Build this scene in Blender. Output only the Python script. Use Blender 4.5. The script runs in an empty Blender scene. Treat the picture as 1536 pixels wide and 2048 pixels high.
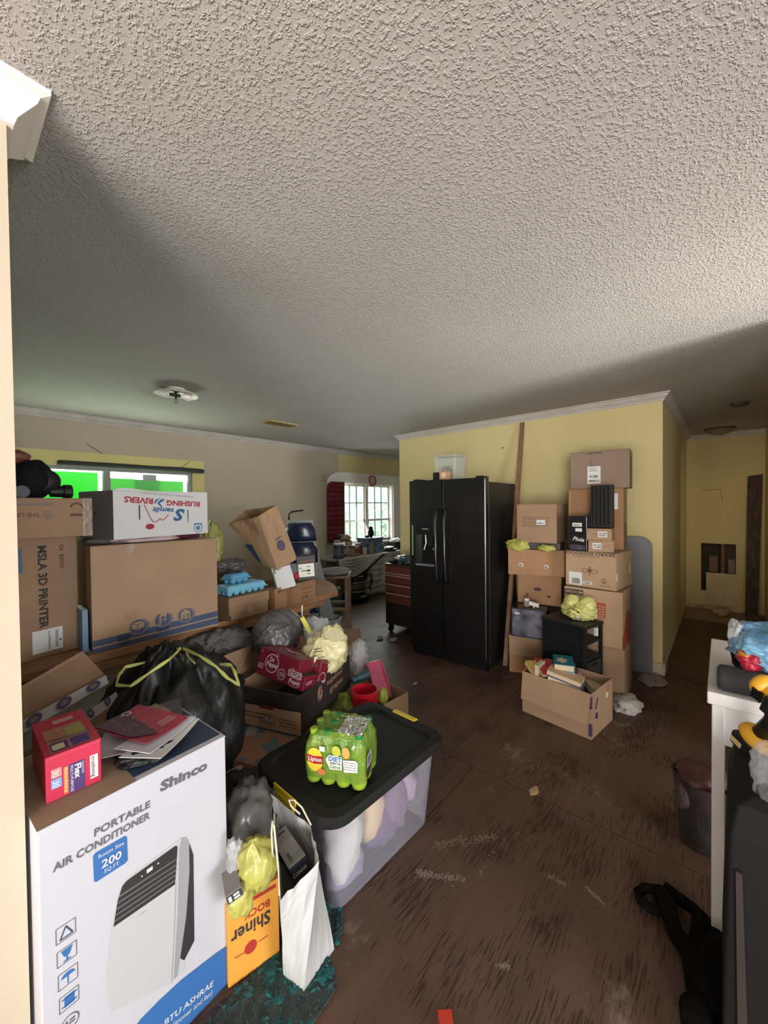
import bpy, bmesh, math, random
from mathutils import Vector, Matrix, noise
random.seed(7)
D = bpy.data
S = bpy.context.scene
COL = S.collection
R = math.radians

# ------------------------------------------------------------------ camera, world, lights, exposure
CAM = Vector((0, 0, 1.5))
YAW, PITCH, ROLL, FPX = R(40.96), R(0.95), R(0.65), 780.0
FW = Vector((math.cos(YAW) * math.cos(PITCH), math.sin(YAW) * math.cos(PITCH), -math.sin(PITCH)))
_r0 = Vector((math.sin(YAW), -math.cos(YAW), 0)); _d0 = FW.cross(_r0)
RR = _r0 * math.cos(ROLL) + _d0 * math.sin(ROLL)
DD = _d0 * math.cos(ROLL) - _r0 * math.sin(ROLL)

def at(px, py, d):
    """point at depth d (metres along the view axis) seen at a photograph pixel"""
    return CAM + (RR * ((px - 768) / FPX) + DD * ((py - 1024) / FPX) + FW) * d

cam = D.cameras.new('camera'); camo = D.objects.new('camera', cam); COL.objects.link(camo)
cam.sensor_fit = 'HORIZONTAL'; cam.sensor_width = 36.0; cam.lens = FPX / 1536 * 36.0
cam.clip_start = 0.02; cam.clip_end = 200
mw = Matrix((RR, -DD, -FW)).transposed().to_4x4(); mw.translation = CAM
camo.matrix_world = mw
S.camera = camo

W = D.worlds.new('world'); S.world = W; W.use_nodes = True
bg = W.node_tree.nodes['Background']
bg.inputs[0].default_value = (0.86, 0.95, 1.0, 1); bg.inputs[1].default_value = 6.0

S.view_settings.view_transform = 'Standard'
S.view_settings.look = 'None'
S.view_settings.gamma = 1.0
S.view_settings.use_curve_mapping = False
S.view_settings.exposure = 0.28
S.cycles.max_bounces = 8
S.cycles.diffuse_bounces = 5
S.cycles.transparent_max_bounces = 12
S.cycles.sample_clamp_indirect = 6.0

def area(name, loc, target, sx, sy, power, color):
    l = D.lights.new(name, 'AREA'); l.shape = 'RECTANGLE'; l.size = sx; l.size_y = sy
    l.energy = power; l.color = color
    o = D.objects.new(name, l); COL.objects.link(o); o.location = loc
    o.rotation_euler = (Vector(target) - Vector(loc)).to_track_quat('-Z', 'Y').to_euler()
    return o
# daylight through the open double door far behind the viewer and a side window; some fill lamps are added below
area('daylight_rear_door', (-4.3, -2.2, 1.25), (1.5, .4, 1.3), 1.5, 1.9, 185, (1.0, 0.94, 0.88))
area('daylight_side_window', (.4, -4.15, 1.25), (.6, 0, 1.45), 2.0, 1.5, 125, (0.97, 0.97, 1.0))
e_ = area('near_ceiling_fill', (-2.0, .45, .55), (.5, .9, 2.44), 1.7, 1.0, 27, (1.0, 0.92, 0.86)); e_.data.spread = R(110)  # added fill lamp floating behind the viewer, lifts the near ceiling
sg = area('ceiling_streak_fill', (2.15, -3.0, .7), (2.55, .75, 2.44), .7, .25, 15, (1.0, 0.97, 0.92)); sg.data.spread = R(48)  # added lamp, not at any opening, makes the bright streak on the ceiling
area('daylight_kitchen_window', (5.2, 4.74, 1.40), (3.2, 3.0, .3), 1.2, .95, 15, (0.92, 1.0, 0.96))
area('daylight_green_window', (1.25, 4.78, 1.62), (1.2, 3.0, 2.2), 1.5, .5, 13, (0.86, 1.0, 0.80))
hd_ = area('hall_end_fill', (5.6, -.36, 1.35), (7.09, .0, 1.25), .5, 1.5, 1.9, (1.0, .90, .70)); hd_.data.spread = R(100)  # added fill to brighten the hall end wall; no doorway is built here

# ------------------------------------------------------------------ materials
MATS = {}
def M(name, c, rough=.6, metal=0, var=0, scale=4, bump=0, bscale=40, bdist=.004, alpha=1, trans=0, coat=0, spec=.5, stretch=None, detail=4, c2=None):
    if name in MATS: return MATS[name]
    m = D.materials.new(name); m.use_nodes = True; MATS[name] = m
    nt = m.node_tree; b = nt.nodes['Principled BSDF']
    c = (*c, 1)
    b.inputs['Base Color'].default_value = c
    b.inputs['Roughness'].default_value = rough; b.inputs['Metallic'].default_value = metal
    b.inputs['Alpha'].default_value = alpha; b.inputs['Transmission Weight'].default_value = trans
    b.inputs['Coat Weight'].default_value = coat; b.inputs['Specular IOR Level'].default_value = spec
    if var or bump:
        tc = nt.nodes.new('ShaderNodeTexCoord'); mp = nt.nodes.new('ShaderNodeMapping')
        nt.links.new(tc.outputs['Object'], mp.inputs[0])
        if stretch: mp.inputs['Scale'].default_value = stretch
    if var:
        n = nt.nodes.new('ShaderNodeTexNoise'); n.inputs['Scale'].default_value = scale; n.inputs['Detail'].default_value = detail
        nt.links.new(mp.outputs[0], n.inputs['Vector'])
        r = nt.nodes.new('ShaderNodeValToRGB'); e = r.color_ramp.elements
        e[0].position = .3; e[1].position = .7
        lo = c2 or tuple(x * (1 - var) for x in c[:3])
        e[0].color = (*lo, 1); e[1].color = (*[min(1, x * (1 + (0 if c2 else var * .6))) for x in c[:3]], 1)
        nt.links.new(n.outputs['Fac'], r.inputs[0]); nt.links.new(r.outputs[0], b.inputs['Base Color'])
    if bump:
        n2 = nt.nodes.new('ShaderNodeTexNoise'); n2.inputs['Scale'].default_value = bscale; n2.inputs['Detail'].default_value = 3
        nt.links.new(mp.outputs[0], n2.inputs['Vector'])
        bp = nt.nodes.new('ShaderNodeBump'); bp.inputs['Strength'].default_value = bump; bp.inputs['Distance'].default_value = bdist
        nt.links.new(n2.outputs['Fac'], bp.inputs['Height']); nt.links.new(bp.outputs[0], b.inputs['Normal'])
    return m

CB = M('cardboard', (.30, .185, .108), .8, var=.10, scale=6, bump=.12, bscale=120, bdist=.002)
CB2 = M('cardboard_orange', (.31, .165, .080), .8, var=.12, scale=6, bump=.1, bscale=120, bdist=.002)
CB3 = M('cardboard_pale', (.40, .26, .155), .8, var=.08, scale=5, bump=.1, bscale=120, bdist=.002)
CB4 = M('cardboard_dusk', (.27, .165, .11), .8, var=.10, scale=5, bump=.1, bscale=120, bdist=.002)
INK = M('print_black', (.03, .027, .025), .7)
INKB = M('print_brown', (.10, .05, .03), .7)
INKG = M('print_grey', (.11, .11, .12), .6)
NAVY = M('print_navy', (.03, .05, .12), .7)
BLUE = M('print_blue', (.03, .13, .36), .6)
WHITE = M('paper_white', (.66, .655, .65), .7, var=.03)
OFFW = M('label_white', (.62, .61, .59), .6)
RED = M('print_red', (.42, .03, .05), .5)
TAPE = M('packing_tape', (.50, .38, .25), .18, alpha=.75)
CLTAPE = M('clear_tape', (.36, .23, .14), .25, bump=.4, bscale=50, alpha=.35)
DARKMETAL = M('dark_metal', (.02, .02, .022), .4)
BLACKPL = M('black_plastic', (.009, .009, .009), .42, spec=.3)
BLACKMAT = M('black_matte', (.006, .006, .007), .8, spec=.15)
WPAINT = M('white_paint', (.58, .565, .545), .5, var=.05, scale=5)
STEEL = M('steel', (.55, .55, .55), .3, metal=1)
BAGBLACK = M('bag_black', (.008, .009, .009), .45, bump=0.5, bscale=14, bdist=.03, spec=.35, stretch=(1, 1, .35))
BAGGREY = M('bag_grey', (.085, .078, .076), .35, bump=0.3, bscale=16, bdist=.02, alpha=.93)
BAGSMOKE = M('bag_smoke', (.10, .095, .09), .22, bump=0.4, bscale=14, bdist=.02, alpha=.88)
BAGYEL = M('bag_yellow', (.52, .50, .12), .3, bump=0.3, bscale=18, bdist=.02, alpha=.85, c2=(.38, .36, .08), var=.2, scale=9)
BAGCREAM = M('bag_cream', (.66, .60, .33), .32, bump=0.3, bscale=16, bdist=.02, alpha=.9)
BAGCLEAR = M('bag_clear', (.75, .76, .78), .15, bump=.9, bscale=22, bdist=.02, alpha=.35)
BAGWHITE = M('bag_white', (.50, .53, .56), .35, bump=0.3, bscale=16, bdist=.02, alpha=.93)
FABW = M('cloth_white', (.55, .52, .50), .9, bump=.6, bscale=25, bdist=.01)
FABPINK = M('cloth_pink', (.58, .42, .42), .9, bump=.6, bscale=25, bdist=.01)
FABGREY = M('cloth_grey', (.15, .135, .125), .95, bump=.6, bscale=20, bdist=.01, var=.15)
WOOD = M('bench_wood', (.34, .17, .075), .6, var=.45, scale=5, stretch=(1, 8, 8), bump=.2)
WOODB = M('brown_wood', (.24, .125, .07), .65, var=.35, scale=6, stretch=(8, 8, 1))

def nodes_floor():
    m = D.materials.new('plywood'); m.use_nodes = True; MATS['plywood'] = m
    nt = m.node_tree; b = nt.nodes['Principled BSDF']; L = nt.links.new
    tc = nt.nodes.new('ShaderNodeTexCoord'); mp = nt.nodes.new('ShaderNodeMapping')
    mp.inputs['Scale'].default_value = (1.0, 5.0, 1); L(tc.outputs['Object'], mp.inputs[0])
    w = nt.nodes.new('ShaderNodeTexNoise'); w.inputs['Scale'].default_value = 1.6; w.inputs['Detail'].default_value = 6; w.inputs['Distortion'].default_value = 1.2
    L(mp.outputs[0], w.inputs['Vector'])
    r = nt.nodes.new('ShaderNodeValToRGB'); e = r.color_ramp.elements
    e[0].position = .30; e[0].color = (.086, .048, .031, 1); e[1].position = .72; e[1].color = (.118, .065, .042, 1)
    L(w.outputs['Fac'], r.inputs[0])
    # dark grain dashes along the sheet
    mp2 = nt.nodes.new('ShaderNodeMapping'); mp2.inputs['Scale'].default_value = (12, 150, 1); L(tc.outputs['Object'], mp2.inputs[0])
    g = nt.nodes.new('ShaderNodeTexNoise'); g.inputs['Scale'].default_value = 1.0; g.inputs['Detail'].default_value = 2; L(mp2.outputs[0], g.inputs['Vector'])
    mp3 = nt.nodes.new('ShaderNodeMapping'); mp3.inputs['Scale'].default_value = (3, 3.6, 1); L(tc.outputs['Object'], mp3.inputs[0])
    g3 = nt.nodes.new('ShaderNodeTexNoise'); g3.inputs['Scale'].default_value = 1.0; g3.inputs['Detail'].default_value = 3; L(mp3.outputs[0], g3.inputs['Vector'])
    add = nt.nodes.new('ShaderNodeMath'); add.operation = 'ADD'; L(g.outputs['Fac'], add.inputs[0]); L(g3.outputs['Fac'], add.inputs[1])
    r2 = nt.nodes.new('ShaderNodeValToRGB'); e2 = r2.color_ramp.elements
    e2[0].position = .525; e2[0].color = (1, 1, 1, 1); e2[1].position = .585; e2[1].color = (.30, .28, .27, 1)
    hf = nt.nodes.new('ShaderNodeMath'); hf.operation = 'MULTIPLY'; hf.inputs[1].default_value = .5; L(add.outputs[0], hf.inputs[0])
    L(hf.outputs[0], r2.inputs[0])
    mx = nt.nodes.new('ShaderNodeMix'); mx.data_type = 'RGBA'; mx.blend_type = 'MULTIPLY'; mx.inputs[0].default_value = .85
    L(r.outputs[0], mx.inputs[6]); L(r2.outputs[0], mx.inputs[7])
    # pale scuffs and plaster dust
    mp4 = nt.nodes.new('ShaderNodeMapping'); mp4.inputs['Scale'].default_value = (2.6, 3.4, 1); mp4.inputs['Location'].default_value = (3.1, 1.7, 0); L(tc.outputs['Object'], mp4.inputs[0])
    s = nt.nodes.new('ShaderNodeTexNoise'); s.inputs['Scale'].default_value = 1.3; s.inputs['Detail'].default_value = 7; s.inputs['Roughness'].default_value = .68; L(mp4.outputs[0], s.inputs['Vector'])
    r3 = nt.nodes.new('ShaderNodeValToRGB'); e3 = r3.color_ramp.elements
    e3[0].position = .62; e3[0].color = (0, 0, 0, 1); e3[1].position = .74; e3[1].color = (.6, .6, .6, 1); L(s.outputs['Fac'], r3.inputs[0])
    mx2 = nt.nodes.new('ShaderNodeMix'); mx2.data_type = 'RGBA'; mx2.inputs[7].default_value = (.30, .23, .18, 1)
    L(r3.outputs[0], mx2.inputs[0]); L(mx.outputs[2], mx2.inputs[6]); L(mx2.outputs[2], b.inputs['Base Color'])
    b.inputs['Roughness'].default_value = .5; b.inputs['Specular IOR Level'].default_value = .4
    bp = nt.nodes.new('ShaderNodeBump'); bp.inputs['Strength'].default_value = .35; bp.inputs['Distance'].default_value = .003
    L(r2.outputs[0], bp.inputs['Height']); L(bp.outputs[0], b.inputs['Normal'])
    return m
PLY = nodes_floor()

def nodes_ceiling():
    m = D.materials.new('popcorn_plaster'); m.use_nodes = True; MATS['popcorn_plaster'] = m
    nt = m.node_tree; b = nt.nodes['Principled BSDF']; L = nt.links.new
    tc = nt.nodes.new('ShaderNodeTexCoord')
    n0 = nt.nodes.new('ShaderNodeTexNoise'); n0.inputs['Scale'].default_value = 1.1; n0.inputs['Detail'].default_value = 3; L(tc.outputs['Object'], n0.inputs['Vector'])
    r = nt.nodes.new('ShaderNodeValToRGB'); e = r.color_ramp.elements
    e[0].position = .3; e[0].color = (.385, .36, .335, 1); e[1].position = .75; e[1].color = (.44, .412, .388, 1)
    L(n0.outputs['Fac'], r.inputs[0]); L(r.outputs[0], b.inputs['Base Color'])
    b.inputs['Roughness'].default_value = .8; b.inputs['Specular IOR Level'].default_value = .35
    n1 = nt.nodes.new('ShaderNodeTexNoise'); n1.inputs['Scale'].default_value = 115; n1.inputs['Detail'].default_value = 2; n1.inputs['Roughness'].default_value = .55
    L(tc.outputs['Object'], n1.inputs['Vector'])
    r1 = nt.nodes.new('ShaderNodeValToRGB'); e1 = r1.color_ramp.elements; e1[0].position = .48; e1[1].position = .66
    L(n1.outputs['Fac'], r1.inputs[0])
    bp = nt.nodes.new('ShaderNodeBump'); bp.inputs['Strength'].default_value = .6; bp.inputs['Distance'].default_value = .009
    L(r1.outputs[0], bp.inputs['Height']); L(bp.outputs[0], b.inputs['Normal'])
    return m
CEIL = nodes_ceiling()
WBEIGE = M('wall_beige', (.46, .40, .295), .8, var=.06, scale=1.5, bump=.15, bscale=30, bdist=.004)
WYEL = M('wall_yellow', (.62, .515, .25), .75, var=.06, scale=1.4, bump=.25, bscale=22, bdist=.005)
WCREAM = M('wall_cream', (.50, .42, .31), .7, var=.05, scale=2, bump=.25, bscale=40, bdist=.004)
CROWN = M('crown_paint', (.50, .46, .42), .6, var=.12, scale=6)
CROWNW = M('crown_white', (.78, .70, .65), .5, var=.05, scale=4)

# ------------------------------------------------------------------ mesh helpers
class MB:
    def __init__(s): s.v = []; s.f = []
    def poly(s, *p):
        i = len(s.v); s.v += [tuple(q) for q in p]; s.f.append(tuple(range(i, i + len(p)))); return s
    def hexa(s, p):      # bottom 0-3 ccw, top 4-7
        i = len(s.v); s.v += [tuple(q) for q in p]
        s.f += [tuple(i + k for k in q) for q in ((3, 2, 1, 0), (4, 5, 6, 7), (0, 1, 5, 4), (1, 2, 6, 5), (2, 3, 7, 6), (3, 0, 4, 7))]; return s
    def box(s, x0, y0, z0, x1, y1, z1):
        return s.hexa([(x0, y0, z0), (x1, y0, z0), (x1, y1, z0), (x0, y1, z0), (x0, y0, z1), (x1, y0, z1), (x1, y1, z1), (x0, y1, z1)])
    def prism(s, pts, off):  # planar polygon (3d points) pushed by off
        off = Vector(off); n = len(pts); i = len(s.v)
        s.v += [tuple(p) for p in pts] + [tuple(Vector(p) + off) for p in pts]
        s.f.append(tuple(range(i + n - 1, i - 1, -1))); s.f.append(tuple(range(i + n, i + 2 * n)))
        for k in range(n): s.f.append((i + k, i + (k + 1) % n, i + n + (k + 1) % n, i + n + k))
        return s
    def ring(s, pts):
        i = len(s.v); s.v += [tuple(p) for p in pts]; return list(range(i, i + len(pts)))
    def skin(s, rings, cap0=True, cap1=True):
        ids = [s.ring(r) for r in rings]; n = len(ids[0])
        for a, b in zip(ids, ids[1:]):
            for k in range(n): s.f.append((a[k], a[(k + 1) % n], b[(k + 1) % n], b[k]))
        if cap0: s.f.append(tuple(reversed(ids[0])))
        if cap1: s.f.append(tuple(ids[-1]))
        return s
    def lathe(s, prof, n=24, c=(0, 0, 0), axis='z', cap0=True, cap1=True):
        rings = []
        for r, h in prof:
            rg = []
            for k in range(n):
                a = 2 * math.pi * k / n; x, y = r * math.cos(a), r * math.sin(a)
                p = {'z': (x, y, h), 'y': (x, h, -y), 'x': (h, x, y)}[axis]
                rg.append((p[0] + c[0], p[1] + c[1], p[2] + c[2]))
            rings.append(rg)
        return s.skin(rings, cap0, cap1)
    def tube(s, pts, r, n=8, closed=False):
        pts = [Vector(p) for p in pts]; rings = []
        rs = r if isinstance(r, (list, tuple)) else [r] * len(pts)
        up = Vector((0, 0, 1))
        for k, p in enumerate(pts):
            t = (pts[min(k + 1, len(pts) - 1)] - pts[max(k - 1, 0)])
            if t.length < 1e-9: t = Vector((0, 0, 1))
            t.normalize()
            a = t.cross(up)
            if a.length < .05: a = t.cross(Vector((1, 0, 0)))
            a.normalize(); b2 = t.cross(a)
            rings.append([p + (a * math.cos(2 * math.pi * j / n) + b2 * math.sin(2 * math.pi * j / n)) * rs[k] for j in range(n)])
        return s.skin(rings)
    def blob(s, c, rad, seed=0, amp=.25, freq=2.2, sub=4, flat=None, fold=.15, gather=None, pleat=.12, boxy=1):
        """crumpled lump: broad swells, sharp crease ridges and, with 'gather', pleats running to a knot"""
        bm = bmesh.new(); bmesh.ops.create_icosphere(bm, subdivisions=sub, radius=1)
        c = Vector(c); i = len(s.v); o = Vector((seed * 7.3, seed * 3.1, seed * 1.7)); N = noise.noise
        if gather: g = Vector(gather).normalized(); ga = g.orthogonal().normalized(); gb = g.cross(ga)
        for v in bm.verts:
            p = v.co.copy(); w = p + Vector((N(p * 1.3 + o), N(p * 1.3 + o * 2), N(p * 1.3 + o * 3))) * .5
            rg = max(0, 1 - 3.2 * abs(N(w * freq * .8 + o * 2))); r2 = max(0, 1 - 3.0 * abs(N(w * freq * 1.7 + o)))
            k = 1 + amp * .8 * N(p * freq * .6 + o) + fold * (.45 * rg * rg + .22 * r2 * r2 - .2)
            q = p.copy()
            if boxy != 1: q = Vector([math.copysign(abs(e) ** boxy, e) for e in p]); 
            if gather:
                t = p.dot(g); ph = math.atan2(p.dot(gb), p.dot(ga)); h = max(0, t + .35) / 1.35
                k += pleat * h * (abs(math.sin(ph * 4.5 + 2.5 * N(p * 1.4 + o))) - .55)
                if t > .55: lat = q - g * q.dot(g); q = q - lat * (.75 * (t - .55) / .45)
            q = Vector((q.x * rad[0] * k, q.y * rad[1] * k, q.z * rad[2] * k)) + c
            if flat is not None and q.z < flat: q.z = flat + .002 * (q.z - flat)
            s.v.append(tuple(q))
        for f in bm.faces: s.f.append(tuple(i + v.index for v in f.verts))
        bm.free(); return s
    def build(s, name, mat, parent=None, smooth=False, bevel=0, seg=2, solid=0):
        me = D.meshes.new(name); me.from_pydata([tuple(v) for v in s.v], [], s.f); me.update()
        if mat: me.materials.append(mat)
        if smooth: me.shade_smooth()
        o = D.objects.new(name, me); COL.objects.link(o)
        if parent: o.parent = parent
        if solid:
            md = o.modifiers.new('solid', 'SOLIDIFY'); md.thickness = solid; md.offset = 0
        if bevel:
            md = o.modifiers.new('bevel', 'BEVEL'); md.width = bevel; md.segments = seg; md.limit_method = 'ANGLE'; md.angle_limit = R(40)
        return o

def tag(o, label, cat, group=None, kind=None):
    o['label'] = label; o['category'] = cat
    if group: o['group'] = group
    if kind: o['kind'] = kind
    return o
def thing(name, label, cat, loc=(0, 0, 0), yaw=0, group=None):
    o = D.objects.new(name, None); COL.objects.link(o); o.empty_display_size = .05
    o.location = loc; o.rotation_euler = (0, 0, R(yaw)); return tag(o, label, cat, group)
def framed(name, label, cat, o, ex, ez, group=None):
    t = thing(name, label, cat, group=group)
    ex = Vector(ex).normalized(); ez = Vector(ez); ez = (ez - ex * ez.dot(ex)).normalized(); ey = ez.cross(ex)
    m = Matrix((ex, ey, ez)).transposed().to_4x4(); m.translation = Vector(o); t.matrix_world = m
    return t
def structure(o): o['kind'] = 'structure'; return o

TEXTS = []
def face(dims, f):
    w, d, h = dims; V = Vector
    return {'front': (V((-w/2, -d/2, 0)), V((1, 0, 0)), V((0, 0, 1))), 'right': (V((w/2, -d/2, 0)), V((0, 1, 0)), V((0, 0, 1))),
            'left': (V((-w/2, d/2, 0)), V((0, -1, 0)), V((0, 0, 1))), 'top': (V((-w/2, -d/2, h)), V((1, 0, 0)), V((0, 1, 0))),
            'back': (V((w/2, d/2, 0)), V((-1, 0, 0)), V((0, 0, 1)))}[f]
def decal(par, dims, f, polys, mat, name='print', off=.0009):
    O, U, Vv = face(dims, f); N = U.cross(Vv); mb = MB()
    for pl in polys: mb.poly(*[O + U * a + Vv * b + N * off for a, b in pl])
    return mb.build(name, mat, par)
def rect(u0, v0, u1, v1): return [(u0, v0), (u1, v0), (u1, v1), (u0, v1)]
def disc(u, v, ru, rv=None, n=24, a0=0, a1=360): 
    rv = rv or ru
    return [(u + ru * math.cos(R(a0 + (a1 - a0) * k / n)), v + rv * math.sin(R(a0 + (a1 - a0) * k / n))) for k in range(n if a1 - a0 == 360 else n + 1)]
def ringp(u, v, r0, r1, n=24, sy=1):
    o = []
    for k in range(n):
        a, b = 2 * math.pi * k / n, 2 * math.pi * (k + 1) / n
        o.append([(u + r0 * math.cos(a), v + sy * r0 * math.sin(a)), (u + r1 * math.cos(a), v + sy * r1 * math.sin(a)), (u + r1 * math.cos(b), v + sy * r1 * math.sin(b)), (u + r0 * math.cos(b), v + sy * r0 * math.sin(b))])
    return o
def line(pts, w):
    o = []
    for (a, b), (c, d) in zip(pts, pts[1:]):
        L = math.hypot(c - a, d - b) or 1; nx, ny = -(d - b) / L * w / 2, (c - a) / L * w / 2
        o.append([(a + nx, b + ny), (a - nx, b - ny), (c - nx, d - ny), (c + nx, d + ny)])
    return o
def text(par, dims, f, u, v, s, size, mat, width=None, rot=0, bold=0, shear=0, name='lettering', off=.0012):
    """lettering whose first baseline starts at (u, v) of a face; width fits it"""
    O, U, Vv = face(dims, f); N = U.cross(Vv)
    cu = D.curves.new(name, 'FONT'); cu.body = s; cu.size = size / .72; cu.offset = bold * size; cu.shear = shear; cu.resolution_u = 2; cu.fill_mode = 'FRONT'
    cu.materials.append(mat)
    o = D.objects.new(name, cu); COL.objects.link(o); o.parent = par
    c, n = math.cos(R(rot)), math.sin(R(rot))
    X = U * c + Vv * n; Y = Vv * c - U * n
    m = Matrix((X, Y, N)).transposed().to_4x4(); m.translation = O + U * u + Vv * v + N * off
    o.matrix_local = m
    TEXTS.append((o, width)); return o

DIM = {}
def carton(name, label, x, y, z, yaw, w, d, h, mat=None, opened=False, flaps=(), tape=True, group=None, cat='box', root=None, inner=None):
    mat = mat or CB
    t = root or thing(name, label, cat, (x, y, z), yaw, group)
    t_ = .004; mb = MB()
    if opened:
        mb.box(-w/2, -d/2, 0, w/2, d/2, t_)
        mb.box(-w/2, -d/2, t_, w/2, -d/2 + t_, h); mb.box(-w/2, d/2 - t_, t_, w/2, d/2, h)
        mb.box(-w/2, -d/2 + t_, t_, -w/2 + t_, d/2 - t_, h); mb.box(w/2 - t_, -d/2 + t_, t_, w/2, d/2 - t_, h)
        mb.build('body', mat, t)
    else:
        mb.box(-w/2, -d/2, 0, w/2, d/2, h - .004).build('body', mat, t, bevel=.003)
        MB().box(-w/2, -d/2, h - .004, w/2, -.0015, h).build('flap', mat, t); MB().box(-w/2, .0015, h - .004, w/2, d/2, h).build('flap', mat, t)
        if tape:
            a = min(.06, h * .3); e = .0006
            MB().box(-w/2 - e, -.025, h - .0005, w/2 + e, .025, h + e).box(w/2, -.025, h - a, w/2 + e, .025, h).box(-w/2 - e, -.025, h - a, -w/2, .025, h).build('tape', TAPE, t)
    for side, ang, ln in flaps:
        c, s = math.cos(R(ang)), math.sin(R(ang))
        n = {'front': Vector((0, -1, 0)), 'back': Vector((0, 1, 0)), 'left': Vector((-1, 0, 0)), 'right': Vector((1, 0, 0))}[side]
        al = Vector((-n.y, n.x, 0)); half = (w if side in ('front', 'back') else d) / 2 - .003
        base = Vector((n.x * w/2, n.y * d/2, h)); out = n * c + Vector((0, 0, 1)) * s; nn = out.cross(al)
        p = [base - al * half, base + al * half, base + al * (half - .006) + out * ln, base - al * (half - .006) + out * ln]
        MB().prism([q + nn * .002 for q in p], -nn * .004).build('flap', mat, t)
    DIM[t.name] = (w, d, h); return t
def dims(t): return DIM[t.name]
def barcode(par, dm, f, u, v, w, h, seed=1, mat=None, vertical=False):
    rnd = random.Random(seed); pl = []; k = 0.0; L = h if vertical else w
    while k < L:
        b = rnd.choice((.0015, .003, .0045)); 
        pl.append(rect(u, v + k, u + w, v + k + b) if vertical else rect(u + k, v, u + k + b, v + h)); k += b + rnd.choice((.002, .0035))
    return decal(par, dm, f, pl, mat or INK, 'barcode', .0022)
def lines(par, dm, f, u, v, w, n, gap, th, mat=None, seed=3, off=.0022, name='fine_print'):
    rnd = random.Random(seed); pl = []
    for i in range(n):
        k = 0.0
        while k < w:
            b = rnd.uniform(.006, .022) * max(1, w / .2); b = min(b, w - k)
            pl.append(rect(u + k, v - i * gap - th, u + k + b, v - i * gap)); k += b + .003
    return decal(par, dm, f, pl, mat or INK, name, off)

# ------------------------------------------------------------------ the room
H = 2.44
def wall_grid(mb, axis, pos, th, a0, a1, z0, z1, holes):
    """wall slab perpendicular to 'axis' at pos..pos+th, spanning a0..a1, with rectangular holes (a0,a1,z0,z1)"""
    A = sorted({a0, a1, *[q for h_ in holes for q in h_[:2]]}); Z = sorted({z0, z1, *[q for h_ in holes for q in h_[2:]]})
    for i in range(len(A) - 1):
        for j in range(len(Z) - 1):
            ca, cz = (A[i] + A[i+1]) / 2, (Z[j] + Z[j+1]) / 2
            if any(h_[0] < ca < h_[1] and h_[2] < cz < h_[3] for h_ in holes): continue
            if axis == 'y': mb.box(A[i], pos, Z[j], A[i+1], pos + th, Z[j+1])
            else: mb.box(pos, A[i], Z[j], pos + th, A[i+1], Z[j+1])
    return mb

# floor: dark underlay and plywood sheets laid in staggered rows
fl = structure(MB().box(-4.7, -4.5, -.06, 7.3, 5.0, -.016).build('floor', M('subfloor_dark', (.02, .014, .01), .9)))
for bx, x0 in enumerate((-4.65, -2.883, -.445, 1.993, 4.431, 6.869)):
    x1 = (-2.883, -.445, 1.993, 4.431, 6.869, 7.28)[bx]
    off = 1.243 if bx % 2 == 1 else 1.07
    y = off - 1.22 * 5
    while y < 4.98:
        a, b = max(y, -4.45), min(y + 1.22, 4.98)
        if b - a > .05: MB().box(x0 + .002, a + .002, -.016, x1 - .002, b - .002, 0).build('plywood_sheet', PLY, fl)
        y += 1.22
MB().box(6.35, -.40, 0, 7.08, .38, .004).build('vinyl_strip', M('vinyl_dusty_pink', (.30, .19, .14), .6, var=.2, scale=4), fl)

structure(MB().box(-4.7, -4.5, H, 7.3, 5.0, H + .08).build('ceiling', CEIL))

# walls
W1 = (.42, 2.06, 1.34, 1.93); W2 = (4.57, 5.87, .84, 1.90)
structure(wall_grid(MB(), 'y', 4.87, .13, -.75, 4.45, 0, H, [W1]).build('wall_back', WBEIGE))
structure(wall_grid(MB(), 'y', 4.87, .13, 4.45, 7.2, 0, H, [W2]).build('wall_back_kitchen', WYEL))
structure(MB().box(4.12, .39, 0, 4.24, 3.29, H).build('wall_right', WYEL))
structure(MB().box(4.24, .39, 0, 7.09, .51, H).build('wall_hall_left', WYEL))
HOLE = [(-.14, .228, .51, .92), (.173, .228, .255, .51)]
hall_end = structure(wall_grid(MB(), 'x', 7.09, .02, -.55, .51, 0, H, HOLE).build('wall_hall_end', M('wall_mustard', (.60, .48, .22), .8, var=.10, scale=1.6)))
structure(MB().box(7.09, .51, 0, 7.21, 4.87, H).build('wall_kitchen_right', WYEL))
structure(MB().box(2.8, -.55, 0, 7.09, -.42, H).build('wall_hall_right', WYEL))  # near stretch, out of view, lengthened to keep daylight out of the hall
structure(MB().box(2.8, -4.42, 0, 2.92, -.55, H).build('wall_front', WBEIGE))
structure(wall_grid(MB(), 'y', -4.42, .12, -4.6, 2.92, 0, H, [(-.6, 1.4, .5, 2.0)]).build('wall_side', WCREAM))
structure(wall_grid(MB(), 'x', -4.6, .12, -4.42, 1.33, 0, H, [(-3.7, -1.3, 0, 2.25)]).build('wall_rear', WCREAM))
structure(MB().box(-4.6, 1.21, 0, .122, 1.33, H).build('wall_left', WCREAM))
structure(MB().box(-.87, 1.33, 0, -.75, 5.0, H).build('wall_far_left', WBEIGE))
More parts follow.
